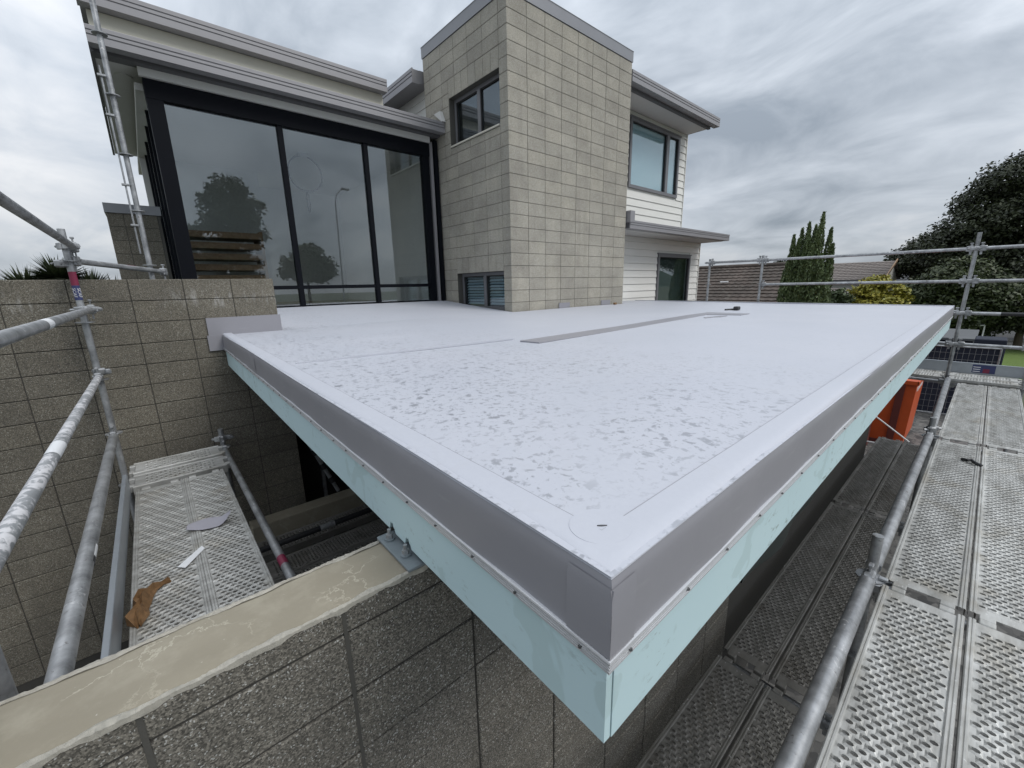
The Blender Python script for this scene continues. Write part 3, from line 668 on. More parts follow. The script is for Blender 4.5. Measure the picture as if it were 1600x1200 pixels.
# room behind the glass
rm = MB(); rm.box(0.5, 7.55, -0.36, 4.62, 12.6, -0.30); rm.build('floor', 'interior_floor', house)
MB().box(0.35, 7.53, 2.50, 4.62, 12.6, 2.58).build('ceiling', 'interior_white', house)
MB().box(2.3, 12.4, -0.3, 4.62, 12.55, 2.5).build('back_wall', 'interior_white', house)
MB().box(0.36, 11.0, -0.3, 2.3, 11.12, 2.5).build('back_wall', 'interior_white', house)
MB().box(4.50, 7.55, -0.3, 4.60, 12.4, 2.5).build('side_wall', 'interior_white', house)
st = MB().box(0.75, 9.9, -0.3, 0.80, 10.6, 1.15).box(1.95, 9.9, -0.3, 2.0, 10.6, 1.15).build('timber_stair', 'dark_timber', house)
for k in range(7): MB().box(0.80, 9.86, -0.2+0.2*k, 1.95, 10.55, -0.09+0.2*k).build('tread', 'dark_timber', st)
# pendant: two thin rings
pd = MB().box(2.60, 8.93, 2.44, 2.76, 9.07, 2.50).build('pendant_light', 'lamp_metal', house)
def ring(cx, cy, cz, r, tilt, name):
    P = [(cx+r*math.cos(t)*math.cos(tilt), cy+r*math.cos(t)*math.sin(tilt), cz+r*math.sin(t)) for t in np.linspace(0, 2*math.pi, 41)]
    MB().path(P, 0.014, 6).build(name, 'black_plastic', pd, smooth=True)
ring(2.70, 9.0, 2.15, 0.31, 0.1, 'ring'); ring(2.69, 9.0, 1.65, 0.18, 1.15, 'ring')
MB().tube((2.70, 9, 2.44), (2.70, 9, 2.46), 0.003, 6).build('cord', 'lamp_metal', pd)

# eaves: lower gutter y = 7.05, upper gutter y = 8.0
def gutter(P, Q, outward, z0, z1, depth, name='gutter', mat='gutter_grey'):
    """box gutter with stepped front between two plan points"""
    P, Q, o = Vector(P), Vector(Q), Vector(outward); H = z1-z0
    pr = [(0, 0), (0, .40), (-.012, .42), (-.012, .47), (0, .49), (0, .66), (-.010, .68), (-.010, .72), (.002, .74), (.002, .97), (-.006, 1.0), (-.03, 1.0), (-.03, .93), (-depth, .93), (-depth, 0)]
    secs = [[(p.x+o.x*a, p.y+o.y*a, z0+H*h) for a, h in pr] for p in (P, Q)]
    m_ = MB().sweep(secs, closed=True); m_.quad(*secs[0]); m_.quad(*secs[1])
    return m_.build(name, mat, house)
gutter((0.0, 7.05), (4.622, 7.05), (0, -1), 2.725, 2.90, 0.14)
MB().box(0.03, 7.192, 2.735, 4.62, 7.225, 2.86).build('fascia', 'fascia_dark', house)  # dark colour, part of the shadow painted under the gutter
MB().box(0.03, 7.226, 2.700, 4.62, 7.395, 2.735).build('soffit', 'fascia_dark', house)  # dark colour paints the shadow in the recess behind the gutter
MB().box(0.40, 7.33, 2.605, 4.46, 7.39, 2.70).build('head_trim', 'soffit_white', house)
MB().box(0.036, 7.396, 2.700, 0.50, 11.9, 2.735).build('soffit', 'soffit_white', house)
MB().box(0.0, 7.19, 2.69, 0.033, 12.0, 2.94).build('barge_board', 'fascia_dark', house)
MB().prism([(7.19, 2.88), (8.4, 3.02), (12, 3.02), (12, 2.75), (7.19, 2.75)], 0.04, 4.60, 0).build('eave_roof', 'gutter_grey', house)
MB().tube((0.27, 7.75, 2.690), (0.27, 7.75, 2.70), 0.085, 24).build('soffit_light', 'soffit_white', house)
MB().box(0.05, 8.165, 2.95, 4.0, 8.25, 3.529).build('clerestory_wall', 'cream_wall', house)
gutter((-0.02, 8.0), (4.03, 8.0), (0, -1), 3.53, 3.74, 0.15)
MB().prism([(8.15, 3.55), (8.15, 3.72), (12, 3.9), (12, 3.55)], 0.0, 4.0, 0).build('upper_roof', 'gutter_grey', house)
# gutter of the main roof behind the tower, running back, with boards below
gutter((4.42, 7.76), (4.42, 11.5), (-1, 0), 3.72, 3.96, 0.16)
MB().prism([(4.58, 3.74), (4.58, 3.95), (7.8, 4.0), (7.8, 3.74)], 7.76, 11.5, 1).build('main_roof', 'gutter_grey', house)
wbl = MB().box(4.80, 7.72, 2.0, 4.9, 11.5, 3.74).build('weatherboard_wall', 'weatherboard', house)
for k in range(11):
    o = MB().prism([(4.80, 2.0+.16*k), (4.782, 2.0+.16*k), (4.797, 2.157+.16*k), (4.80, 2.157+.16*k)], 7.72, 11.5, 1).build('board', 'weatherboard', wbl)
MB().prism([(7.02, 2.90), (7.06, 2.90), (7.3, 3.08), (7.1, 3.08)], 4.56, 4.625, 0).build('apron_flashing', 'soffit_white', house)

# right wing, weatherboards y = 6.1
WBY = 6.10
def boards(x0, x1, z0, z1, holes, name='weatherboard_wall'):
    m_ = MB()
    hx0, hx1, hz0, hz1 = holes
    m_.box(x0, WBY+.02, z0, hx0, WBY+0.12, z1); m_.box(hx1, WBY+.02, z0, x1, WBY+0.12, z1)
    m_.box(hx0, WBY+.02, z0, hx1, WBY+0.12, hz0)
    m_.box(hx0, WBY+.02, hz1, hx1, WBY+0.12, z1)
    par = m_.build(name, 'weatherboard', house)
    z = z0
    while z < z1-0.02:
        zt_ = min(z+0.172, z1); zm = (z+zt_)/2
        segs = [(x0, x1)] if not (hz0-0.05 < zm < hz1+0.05) else [(x0, hx0-.01), (hx1+.01, x1)]
        for a, c in segs:
            MB().prism([(WBY+.019, z), (WBY-.008, z), (WBY+.012, zt_-.004), (WBY+.019, zt_-.004)], a, c, 0).build('board', 'weatherboard', par)
        z += 0.172
    return par
def rwindow(x0, x1, z0, z1, mull, blind, outer=0.07):
    f_ = MB(); y0, y1 = WBY-0.035, WBY+0.05
    f_.box(x0, y0, z0, x1, y1, z0+outer); f_.box(x0, y0, z1-outer, x1, y1, z1); f_.box(x0, y0, z0+outer, x0+outer, y1, z1-outer); f_.box(x1-outer, y0, z0+outer, x1, y1, z1-outer)
    if mull: f_.box(mull-.06, y0-.003, z0+outer, mull+.06, y1, z1-outer)
    f_.box(x0-.03, y0-.012, z1+.001, x1+.03, y1, z1+.03)
    wo2 = f_.build('window', 'grey_frame', house)
    for a, c in (((x0+outer, mull-.06), (mull+.06, x1-outer)) if mull else ((x0+outer, x1-outer),)):
        MB().box(c-.03, y0+.03, z0+outer, c, y0+.05, z1-outer).box(a, y0+.03, z1-outer-.025, c-.03, y0+.05, z1-outer).build('gasket', 'black_rubber', wo2)
        MB().box(a, y0+.052, z0+outer, c, y0+.058, z1-outer).build('pane', 'glass_window', wo2)
    if blind: MB().box(x0+outer, WBY+.042, z0+outer, x1-outer, WBY+.048, z1-outer).build('blind', 'blind', wo2)
    else: MB().box(x0-.05, WBY+.13, z0-.05, x1+.05, WBY+.14, z1+.05).build('dark_backing', 'dark_sheet', wo2)  # without a blind, a dark panel paints the room's darkness
boards(7.84, 11.70, 1.30, 3.83, (9.02, 11.30, 2.205, 3.685)); rwindow(9.02, 11.30, 2.205, 3.685, 10.70, True)
boards(7.84, 12.95, -3.3, 1.12, (10.56, 12.36, -0.95, 0.737)); rwindow(10.56, 12.36, -0.95, 0.737, None, False)
for xe, za, zb2 in ((11.70, 1.45, 3.83), (12.95, -3.3, 1.12)):
    MB().box(xe-.012, WBY-.020, za, xe+.012, WBY+.10, zb2).build('corner_trim', 'weatherboard', house)
MB().box(11.58, WBY+.12, 1.3, 11.69, 11.5, 3.83).build('end_wall', 'weatherboard', house); MB().box(12.84, WBY+.12, GZ, 12.94, 11.5, 1.12).build('end_wall', 'weatherboard', house)
gutter((7.86, 5.30), (11.80, 5.30), (0, -1), 3.83, 4.03, 0.15)
MB().box(7.86, 5.452, 3.78, 11.62, 5.52, 3.95).build('fascia', 'fascia_dark', house)
MB().box(7.84, 5.521, 3.832, 11.72, WBY+.1, 3.86).build('soffit', 'soffit_white', house)
MB().prism([(5.44, 3.90), (5.44, 4.06), (8.4, 4.24), (8.4, 3.87)], 7.84, 11.66, 0).build('main_roof', 'gutter_grey', house)
gutter((7.98, 5.30), (13.05, 5.30), (0, -1), 1.13, 1.30, 0.15)
MB().box(7.86, 5.21, 1.24, 8.02, 5.60, 1.46).build('rainhead', 'gutter_grey', house)
MB().box(7.84, 5.452, 1.12, 12.98, WBY+.1, 1.145).build('soffit', 'soffit_white', house)
MB().prism([(5.44, 1.28), (6.14, 1.46), (6.14, 1.146), (5.44, 1.146)], 7.9, 12.9, 0).build('lower_roof', 'gutter_grey', house)

MB().box(1.0, 5.95, GZ, 4.62, 6.1, -0.76).build('added_lower_wall', 'mortar_dark', house)  # added wall, shuts out sky light to keep the gap dark
MB().box(1.0, 5.475, GZ, 1.09, 5.95, -0.76).build('added_lower_wall', 'mortar_dark', house)  # added return, closes the side of the same gap
# block pier behind the glazing on the left
pier = empty('block_pier', (0.08, 9.2, GZ), 'grey block pier with dark metal coping, left of the tall glazing', 'pier')
MB().box(-0.224, 9.007, GZ, 0.40, 9.5, 1.195).build('mortar', 'mortar', pier)
for k in range(12):
    z0 = 1.0-0.2*k
    piece('block', pier, 'aggregate_block', (0.188, 0.09, 0.194), (-0.229, 9.0, z0+.003)); piece('block', pier, 'aggregate_block', (0.394, 0.09, 0.194), (-0.035, 9.0, z0+.003))
MB().box(-0.245, 8.985, 1.20, 0.42, 9.52, 1.335).build('coping', 'coping_grey', pier)
# ------------------------------------------------------------------ scaffold
TR = 0.0242
def rosette(m_, x, y, z):
    m_.tube((x, y, z-.004), (x, y, z+.004), 0.061, 20)
def post(par, x, y, z0, z1, mat='galv', ros=(), r=TR):
    p = MB().tube((x, y, z0), (x, y, z1), r, 20).build('standard', mat, par, smooth=True)
    for zz in ros:
        m_ = MB(); rosette(m_, x, y, zz); m_.build('rosette', 'galv', p, smooth=True)
    return p
def ledger(par, P, Q, r=TR, mat='galv', heads=(1, 1), name='ledger'):
    P, Q = Vector(P), Vector(Q); d = (Q-P).normalized()
    l_ = MB().tube(P+d*0.075, Q-d*0.075, r, 20).build(name, mat, par, smooth=True)
    for on, pt_, s_ in ((heads[0], P, 1), (heads[1], Q, -1)):
        if not on: continue
        M = Matrix.Translation(pt_) @ (d*s_).to_track_quat('X', 'Z').to_matrix().to_4x4()
        h = MB(); h.cbox(0.026, -0.025, -0.040, 0.105, 0.025, 0.040, 0.009, M); h.cbox(0.040, -0.005, -0.085, 0.066, 0.005, 0.080, 0.002, M); h.cbox(0.034, -0.012, 0.066, 0.074, 0.012, 0.084, 0.004, M)
        h.tube(M @ Vector((0.088, -0.034, 0.012)), M @ Vector((0.088, 0.034, 0.012)), 0.010, 6)
        h.build('wedge_head', 'galv', l_)
    return l_
LX, LY = -0.42, 5.05
ls = empty('scaffold', (-0.1, 3.4, GZ), 'galvanised tube scaffold with plaster splashes on the left, in front of block wall', 'scaffold')
p1 = post(ls, LX, LY, GZ, 0.52, ros=(0.27, -0.23, -0.73, -1.23, -1.73))
post(ls, 0.36, 5.10, GZ, -1.40, ros=(-1.6,)); post(ls, 0.36, 2.0-0.55, GZ, -1.45, ros=(-1.6,)); post(ls, LX-.015, 1.46, GZ, 0.5, ros=(-1.23,))
ledger(ls, (LX+.045, LY+.12, 0.385), (LX+.045, -0.6, 0.385)); ledger(ls, (LX+.055, LY+.12, -0.125), (LX+.055, -0.4, -0.135), heads=(1, 0))
ledger(ls, (LX, LY, -0.70), (LX, -0.4, -0.66), mat='galv_splashed', heads=(1, 0), r=0.0262); ledger(ls, (LX, LY, -1.235), (LX, 1.46, -1.21), r=0.033)
ledger(ls, (0.36, 5.10, -1.60), (0.36, 1.45, -1.60)); ledger(ls, (LX, LY, -1.70), (0.36, 5.10, -1.70))
def clamp(par, x, y, z, rot=0):
    M = Matrix.Translation((x, y, z)) @ Matrix.Rotation(rot, 4, 'Z')
    k_ = MB(); k_.cbox(-.034, -.034, -.03, .034, .034, .03, .012, M); k_.cbox(.02, -.075, -.022, .056, -.02, .022, .006, M); k_.cbox(-.05, -.012, -.026, -.03, .05, .026, .005, M)
    k_.tube(M @ Vector((.038, -.10, 0)), M @ Vector((.038, .04, 0)), .0075, 8); k_.tube(M @ Vector((.038, -.095, 0)), M @ Vector((.038, -.075, 0)), .015, 6); k_.tube(M @ Vector((-.04, .04, 0)), M @ Vector((-.04, .075, 0)), .012, 6)
    k_.build('coupler', 'galv', par)
clamp(ls, LX+.01, LY-.01, 0.385, .4); clamp(ls, LX+.02, LY-.01, -0.125, 1.2); clamp(ls, LX-.05, LY, 0.25, 2.6); clamp(ls, LX+.02, LY, -0.66, .2); clamp(ls, 0.36, 5.10, -1.5, .8)
# rail to the standard behind the wall
p2x, p2y = 0.10, 6.2
post(ls, p2x, p2y, -1.0, 3.1, ros=(0.30, 0.86, 1.41, 1.955, 2.49))
ledger(ls, (LX, LY, 0.275), (0.24, 6.42, 0.235))
MB().tube((p2x-.055, p2y-.02, 0.42), (p2x-.055, p2y-.02, 2.2), 0.008, 8).build('tie_rod', 'galv', ls)
for z in (0.7, 1.1, 1.75, 2.1): MB().cbox(p2x-.085, p2y-.045, z, p2x-.02, p2y-.005, z+.02, .003).build('clip', 'galv', ls)
# sticker on the standard: maroon above, navy below with lettering
def wrap(name, z0, z1, mat, arc=2.5, rr=TR+0.0012):
    c0 = math.atan2(-LY, -LX); secs = []
    for z in (z0, z1): secs.append([(LX+rr*math.cos(c0+t), LY+rr*math.sin(c0+t), z) for t in np.linspace(-arc/2, arc/2, 13)])
    return MB().sweep(secs).build(name, mat, p1, smooth=True)
wrap('sticker', 0.075, 0.185, 'sticker_red'); stk = wrap('sticker', -0.045, 0.0745, 'sticker_navy')
c0 = math.atan2(-LY, -LX)
for da in (-0.62, 0.55):
    aa = c0+da; nrm = Vector((math.cos(aa), math.sin(aa), 0)); ctr = Vector((LX, LY, 0.015))+nrm*(TR+0.0022)
    xax = Vector((0, 0, -1)); zax = nrm; yax = zax.cross(xax)
    M = Matrix(((xax.x, yax.x, zax.x, ctr.x), (xax.y, yax.y, zax.y, ctr.y), (xax.z, yax.z, zax.z, ctr.z), (0, 0, 0, 1)))
    text('lettering', 'SCAF', 0.033, M, 'white_paint', p1)
MB().tube((-0.088, 5.747, 0.2555), (-0.022, 5.884, 0.2515), TR+.001, 16, caps=False).build('tube_label', 'sticker_red', ls, smooth=True)
MB().tube((0.36, 2.52, -1.60), (0.36, 2.62, -1.60), TR+.001, 16, caps=False).build('tube_label', 'sticker_red', ls, smooth=True)
MB().tube((LX, 2.62, -1.221), (LX, 2.74, -1.2215), 0.0342, 16, caps=False).build('tube_label', 'tape_white', ls, smooth=True)
MB().tube((LX, 2.56, -1.2207), (LX, 2.615, -1.221), 0.0342, 16, caps=False).build('tube_label', 'black_plastic', ls, smooth=True)
MB().tube((LX+.055, 2.75, -0.130), (LX+.055, 2.90, -0.130), TR+.0012, 16, caps=False).build('tube_label', 'tape_white', ls, smooth=True)
MB().tube((LX, 2.55, -0.681), (LX, 2.75, -0.683), 0.0275, 16, caps=False).build('tube_label', 'tape_white', ls, smooth=True)

# perforated planks
PL = {}
def plank_mesh(L, W, mat):
    key = (round(L, 3), round(W, 3), mat)
    if key in PL: return PL[key]
    V = []; F = []
    def add(ps): i = len(V); V.extend(ps); return i
    mg, em, pit = 0.028, 0.075, 0.0315
    ncx = int((L-2*em)/pit); ncy = int((W-2*mg)/pit); px = (L-2*em)/ncx; py = (W-2*mg)/ncy
    for i in range(ncx):
        sh = 0.5*py if i % 2 else 0.0
        for j in range(ncy if not i % 2 else ncy-1):
            x0 = em+i*px; y0 = mg+j*py+sh; cx, cy = x0+px/2, y0+py/2
            o = [(x0, y0), (cx, y0), (x0+px, y0), (x0+px, cy), (x0+px, y0+py), (cx, y0+py), (x0, y0+py), (x0, cy)]
            up_ = 0.0015+((i//2+j) % 2)*0.004
            rx, ry = 0.0100, 0.0122
            inn = [(cx+rx*math.cos(t), cy+ry*math.sin(t)) for t in [math.radians(a) for a in (225, 270, 315, 0, 45, 90, 135, 180)]]
            b0 = add([(x, y, 0.0) for x, y in o]); b1 = add([(x, y, up_) for x, y in inn]); b2 = add([(x, y, -0.006) for x, y in inn])
            for k in range(8):
                k2 = (k+1) % 8; F.append((b0+k, b0+k2, b1+k2, b1+k)); F.append((b1+k, b1+k2, b2+k2, b2+k))
        if i % 2:      # half strips at the sides of staggered rows
            for ya, yb in ((mg, mg+py/2), (W-mg-py/2, W-mg)):
                b0 = add([(em+i*px, ya, 0), (em+(i+1)*px, ya, 0), (em+(i+1)*px, yb, 0), (em+i*px, yb, 0)]); F.append((b0, b0+1, b0+2, b0+3))
    m_ = MB()
    m_.box(0.012, mg+.0005, -0.003, em-.0005, W-mg-.0005, 0.0); m_.box(L-em+.0005, mg+.0005, -0.003, L-.012, W-mg-.0005, 0.0)
    for y0, y1 in ((0.002, mg), (W-mg, W-0.002)):
        pr = [(y0, -0.065), (y0, 0.004), (y0+.004, .008), (y0+.010, .008), (y0+.013, .004), (y1-.013, .004), (y1-.010, .008), (y1-.004, .008), (y1, .004), (y1, -0.03)]
        m_.sweep([[(0.0, a, h) for a, h in pr], [(L, a, h) for a, h in pr]])
    m_.cbox(-0.03, W*0.12, -0.05, 0.012, W*0.30, 0.006, 0.004); m_.cbox(-0.03, W*0.70, -0.05, 0.012, W*0.88, 0.006, 0.004)
    m_.cbox(L-0.012, W*0.12, -0.05, L+0.03, W*0.30, 0.006, 0.004); m_.cbox(L-0.012, W*0.70, -0.05, L+0.03, W*0.88, 0.006, 0.004)
    i0 = len(V); V.extend(m_.v); F.extend(tuple(i0+q for q in f) for f in m_.f)
    me = bpy.data.meshes.new('scaffold_plank'); me.from_pydata(V, [], F); me.materials.append(MATS[mat]); me.update()
    PL[key] = me; return me
def plank(L, W, loc, rz, mat, label, group=None):
    o = bpy.data.objects.new('scaffold_plank', plank_mesh(L, W, mat)); COL.objects.link(o)
    o.location = loc; o.rotation_euler = (random.uniform(-.004, .004), random.uniform(-.002, .002), rz); return tag(o, label, 'plank', group)
G_ = 'perforated steel scaffold planks'
plank(3.07, 0.325, (-0.008, 1.36, -1.6), R_(90.0), 'plank_galv', 'left of two long perforated planks on left scaffold, crumpled cardboard on it', G_)
plank(3.07, 0.290, (0.279, 1.36, -1.598), R_(90.0), 'plank_galv', 'right of two long perforated planks on left scaffold, membrane offcut on it', G_)
plank(0.66, 0.30, (-0.345, 4.47, -1.585), R_(0), 'plank_galv', 'short cross plank on left scaffold touching the long planks', G_)
plank(0.66, 0.30, (-0.345, 4.79, -1.572), R_(0), 'plank_galv', 'short cross plank on left scaffold nearest the block wall', G_)
tb = MB().cbox(-0.385, 1.30, -1.60, -0.358, 4.44, -1.44, 0.003).build('toe_board', 'toe_board_galv', None, 'steel toe board along the left edge of the left scaffold platform', 'toe board')
# lower dim platform in the gap under the roof
for k, (y, lab) in enumerate(((4.42, 'dim plank deep in the gap below the concrete beam'), (3.98, 'dim plank in the gap just below the black tube'), (3.66, 'dim plank in the gap nearest the front wall cap'))):
    plank(2.4, 0.31, (0.42, y, -2.62), 0, 'plank_dark', lab, G_)
dk = MB().cbox(0.45, 4.86, -2.75, 4.3, 5.06, -2.50, 0.006).build('concrete_beam', 'cap_concrete', None, 'dim concrete ground beam in the gap under the roof', 'beam')
us = empty('scaffold', (1.4, 4.6, GZ), 'dim scaffold tubes in the dark space under the roof', 'scaffold')
MB().tube((0.38, 4.36, -2.50), (2.6, 4.36, -2.50), 0.03, 14).build('ledger', 'black_plastic', us, smooth=True)
MB().tube((1.0, 4.36, -2.50), (1.15, 4.36, -2.50), 0.033, 14).build('sleeve', 'galv', us, smooth=True)
MB().tube((1.42, 5.6, GZ), (1.42, 5.6, -1.0), TR, 12).build('standard', 'galv', us, smooth=True)
MB().tube((1.15, 5.5, -1.6), (1.5, 5.3, -2.6), TR, 12).build('brace', 'galv', us, smooth=True)
for k in range(4): MB().tube((1.22+.07*k, 5.46-.04*k, -1.8-.2*k), (1.245+.07*k, 5.445-.04*k, -1.87-.2*k), .036, 12).build('collar', 'black_plastic', us, smooth=True)
MB().box(1.3, 5.5, -1.95, 3.2, 5.56, -1.80).build('timber_rail', 'fence_timber', us)

# right-hand scaffold
rs_ = empty('scaffold', (5.5, 0.0, GZ), 'galvanised tube scaffold with guard rails along the right side and far end', 'scaffold')
ry = 0.195
PX = (-0.32, 2.745, 5.84)
for x in PX[1:]: post(rs_, x, ry, GZ, -1.345 if x < 3 else -1.40, ros=(-1.60, -2.1, -2.7))
post(rs_, PX[0], ry, GZ, -1.5, ros=(-1.6,))
RX = 9.30
r1 = post(rs_, RX, 0.27, GZ, 0.61, ros=(0.385, -0.08, -0.55, -1.02, -1.60)); post(rs_, RX, -0.50, GZ, -0.95, ros=(-1.02, -1.6))
post(rs_, RX, 3.10, GZ, 0.47, ros=(0.385, -0.07)); post(rs_, RX, 4.13, GZ, 0.46, ros=(0.385, -0.07)); post(rs_, RX, -2.4, GZ, 0.61, ros=(0.385, -0.08))
for a, c in zip(PX, PX[1:]+(RX,)): ledger(rs_, (a, ry, -1.575), (c, ry if c < 9 else 0.25, -1.575), r=0.034)
for z in (0.385, -0.08):
    ledger(rs_, (RX, 0.27, z), (RX, 3.10, z-.005)); ledger(rs_, (RX, 0.27, z), (RX, -2.4, z))
ledger(rs_, (RX, 3.10, 0.385), (RX, 4.13, 0.385))
for z in (-0.55, -1.02):
    ledger(rs_, (RX, 0.27, z), (RX, 0.95, z), heads=(1, 0)); 
ledger(rs_, (RX, 0.27, -0.55), (RX, -2.4, -0.55)); ledger(rs_, (RX, 0.27, -1.02), (RX, -0.5, -1.02))
ledger(rs_, (RX, 0.25, -1.62), (RX, 1.0, -1.62), heads=(1, 0)); ledger(rs_, (RX, 0.27, -1.66), (RX, -0.5, -1.66))
for x in PX: ledger(rs_, (x, ry, -1.66), (x, -0.52, -1.66))
for x in PX[1:]: ledger(rs_, (x, ry, -2.70), (x, 0.93, -2.70), heads=(1, 0))
MB().tube((RX, -0.36, -0.55), (RX, -0.12, -0.55), TR+.001, 16, caps=False).build('tube_label', 'black_plastic', rs_, smooth=True)
for z in (0.385, -0.08, -0.55, -1.02): clamp(rs_, RX-.01, 0.27, z, 3.4)
clamp(rs_, RX, 3.10, 0.385, 3.4); clamp(rs_, RX, 4.13, 0.385, 3.4); clamp(rs_, PX[1], ry-.03, -1.63, .3); clamp(rs_, PX[2], ry, -1.52, .5)
# planks, upper right deck z = -1.6
names = ('nearest', 'middle', 'farthest')
for i in range(3):
    x0 = (-0.29, 2.775, 5.88)[i]; L = (3.0, 3.0, 3.30)[i]
    plank(L, 0.305, (x0, -0.165, -1.6), 0, 'plank_galv', f'{names[i]} perforated plank of the upper right deck, left row beside the ledger tube', G_)
    plank(L, 0.305, (x0, -0.475, -1.6), 0, 'plank_galv', f'{names[i]} perforated plank of the upper right deck, right row at the frame edge', G_)
plank(0.74, 0.31, (9.55, -0.47, -1.56), R_(90), 'plank_galv', 'first cross plank at the far end of the upper right deck', G_)
plank(0.74, 0.31, (9.88, -0.47, -1.56), R_(90), 'plank_galv', 'second cross plank at the far end, against the toe board', G_)
plank(0.70, 0.31, (9.62, 0.34, -1.56), R_(90), 'plank_galv', 'first cross plank tucked behind the far roof corner', G_)
plank(0.70, 0.31, (9.95, 0.34, -1.56), R_(90), 'plank_galv', 'second cross plank tucked behind the far roof corner by the toe board', G_)
tbr = empty('toe_board', (9.95, 0.2, -1.56), 'grey steel toe board with navy and red label at the far end of the deck', 'toe board')
MB().cbox(9.93, -0.52, -1.56, 9.955, 1.15, -1.38, .003).build('board', 'toe_board_galv', tbr)
MB().cbox(9.88, -0.56, -1.56, 9.96, -0.522, -1.30, .004).build('end_bracket', 'galv', tbr)
lab = MB().box(9.9265, -0.22, -1.53, 9.929, 0.03, -1.40).build('label_sticker', 'sticker_navy', tbr)
MB().box(9.9245, -0.16, -1.525, 9.9262, -0.09, -1.46).build('red_mark', 'sticker_red', tbr)
for k in range(3): MB().box(9.9245, -0.06, -1.515+.035*k, 9.9262, 0.02, -1.503+.035*k).build('print_line', 'tape_white', tbr)
# lower right deck z = -2.6
for i in range(3):
    x0 = (-0.37, 2.74, 5.84)[i]; L = (3.02, 3.02, 3.02)[i]
    plank(L, 0.30, (x0, 0.575, -2.6), 0, 'plank_dark', f'{names[i]} dark plank of the lower right deck, row under the fascia', G_)
    plank(L, 0.30, (x0, 0.265, -2.6), 0, 'plank_dark', f'{names[i]} dark plank of the lower right deck, row below the ledger tube', G_)
# thin white braces and a hanging dark sheet under the roof edge
wb = empty('scaffold_brace', (9.4, 1.2, GZ), 'thin pale rods below the far end of the fascia', 'brace')
MB().tube((10.5, 1.35, -2.52), (10.5, 0.60, -3.06), 0.014, 8).build('rod', 'white_paint', wb)
for k in range(3): MB().tube((9.7-k*.8, 1.5, -2.98-.02*k), (9.7-k*.8, 0.70, -2.96-.02*k), 0.014, 8).build('rod', 'white_paint', wb)
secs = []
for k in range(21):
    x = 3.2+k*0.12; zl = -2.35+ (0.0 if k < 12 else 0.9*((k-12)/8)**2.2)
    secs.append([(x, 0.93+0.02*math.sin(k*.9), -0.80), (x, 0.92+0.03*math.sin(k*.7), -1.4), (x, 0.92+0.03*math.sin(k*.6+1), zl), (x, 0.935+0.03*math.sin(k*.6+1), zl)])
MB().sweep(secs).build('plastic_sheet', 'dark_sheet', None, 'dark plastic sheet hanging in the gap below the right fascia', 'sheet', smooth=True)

# ------------------------------------------------------------------ loose things
secs = []
for t in np.linspace(0, 1, 11):
    x = -0.055+0.25*t; yc = 3.40-0.05*t+0.015*math.sin(t*5); wd = 0.085*math.sin(math.pi*min(1, t*0.86+0.12))+0.008
    zz = -1.586+0.05*(max(0, t-0.72)/0.28)**1.5+0.012*max(0, .25-t)/.25
    secs.append([(x, yc-wd, zz), (x+.004, yc, zz+.006*math.sin(3*t)), (x+.01, yc+wd*0.7, zz+.016*t)])
MB().sweep(secs).build('membrane_offcut', 'paper_grey', None, 'curled lavender-grey membrane offcut lying on the left scaffold planks', 'offcut', smooth=True)
MB().prism([(-0.125, 2.93), (0.005, 3.09), (0.018, 3.045), (-0.09, 2.89)], -1.5885, -1.5870).build('paper_strip', 'tape_white', None, 'short white paper strip stuck on the left scaffold planks', 'paper')
cb = MB(); r_ = random.Random(3)
spine = [(-0.300, 2.44, -1.585), (-0.315, 2.50, -1.55), (-0.305, 2.56, -1.535), (-0.285, 2.62, -1.55), (-0.29, 2.69, -1.525), (-0.275, 2.76, -1.54), (-0.235, 2.83, -1.56), (-0.185, 2.875, -1.575), (-0.145, 2.885, -1.585)]
secs = []
for k, (x, y, z) in enumerate(spine):
    wd = (0.015, 0.04, 0.05, 0.03, 0.045, 0.04, 0.026, 0.018, 0.008)[k]; y = 2.66+(y-2.66)*0.72; x = -0.29+(x+0.29)*0.85
    secs.append([(x-wd*0.7, y-wd*.2, -1.589), (x-wd*.35+r_.uniform(-.012, .012), y-wd*.3, z+r_.uniform(-.01, .025)), (x+wd*.05, y-wd*.4+r_.uniform(-.01, .01), z-r_.uniform(.005, .04)), (x+wd*.4, y-wd*.3, z+r_.uniform(-.01, .02)), (x+wd*.7, y-wd*.5, z-r_.uniform(.01, .03)), (x+wd, y-wd*.6, -1.588)])
cb.sweep(secs); cb.build('crumpled_cardboard', 'cardboard', None, 'crumpled brown cardboard on the left scaffold plank beside the toe board', 'cardboard')
cl_ = MB().path([(6.55, 2.62, RZ+.012), (6.62, 2.60, RZ+.012), (6.68, 2.56, RZ+.014), (6.66, 2.50, RZ+.025)], 0.014, 8); cl_.cbox(6.60, 2.46, RZ+.006, 6.70, 2.53, RZ+.06, .01)
cl_.build('black_clip', 'black_plastic', None, 'small black clip or tie left lying on the far part of the roof', 'clip')
MB().cbox(7.30, 5.12, RZ+.004, 7.37, 5.17, RZ+.045, .008).build('offcut', 'cardboard', None, 'tiny brown scrap lying at the foot of the tower', 'scrap')
MB().path([(5.235, -0.055, -1.588), (5.20, -0.085, -1.578), (5.215, -0.11, -1.574), (5.175, -0.135, -1.580), (5.15, -0.175, -1.588)], 0.013, 7).build('black_tie', 'black_plastic', None, 'black tie or rag lying across the joint of the upper right deck', 'tie')
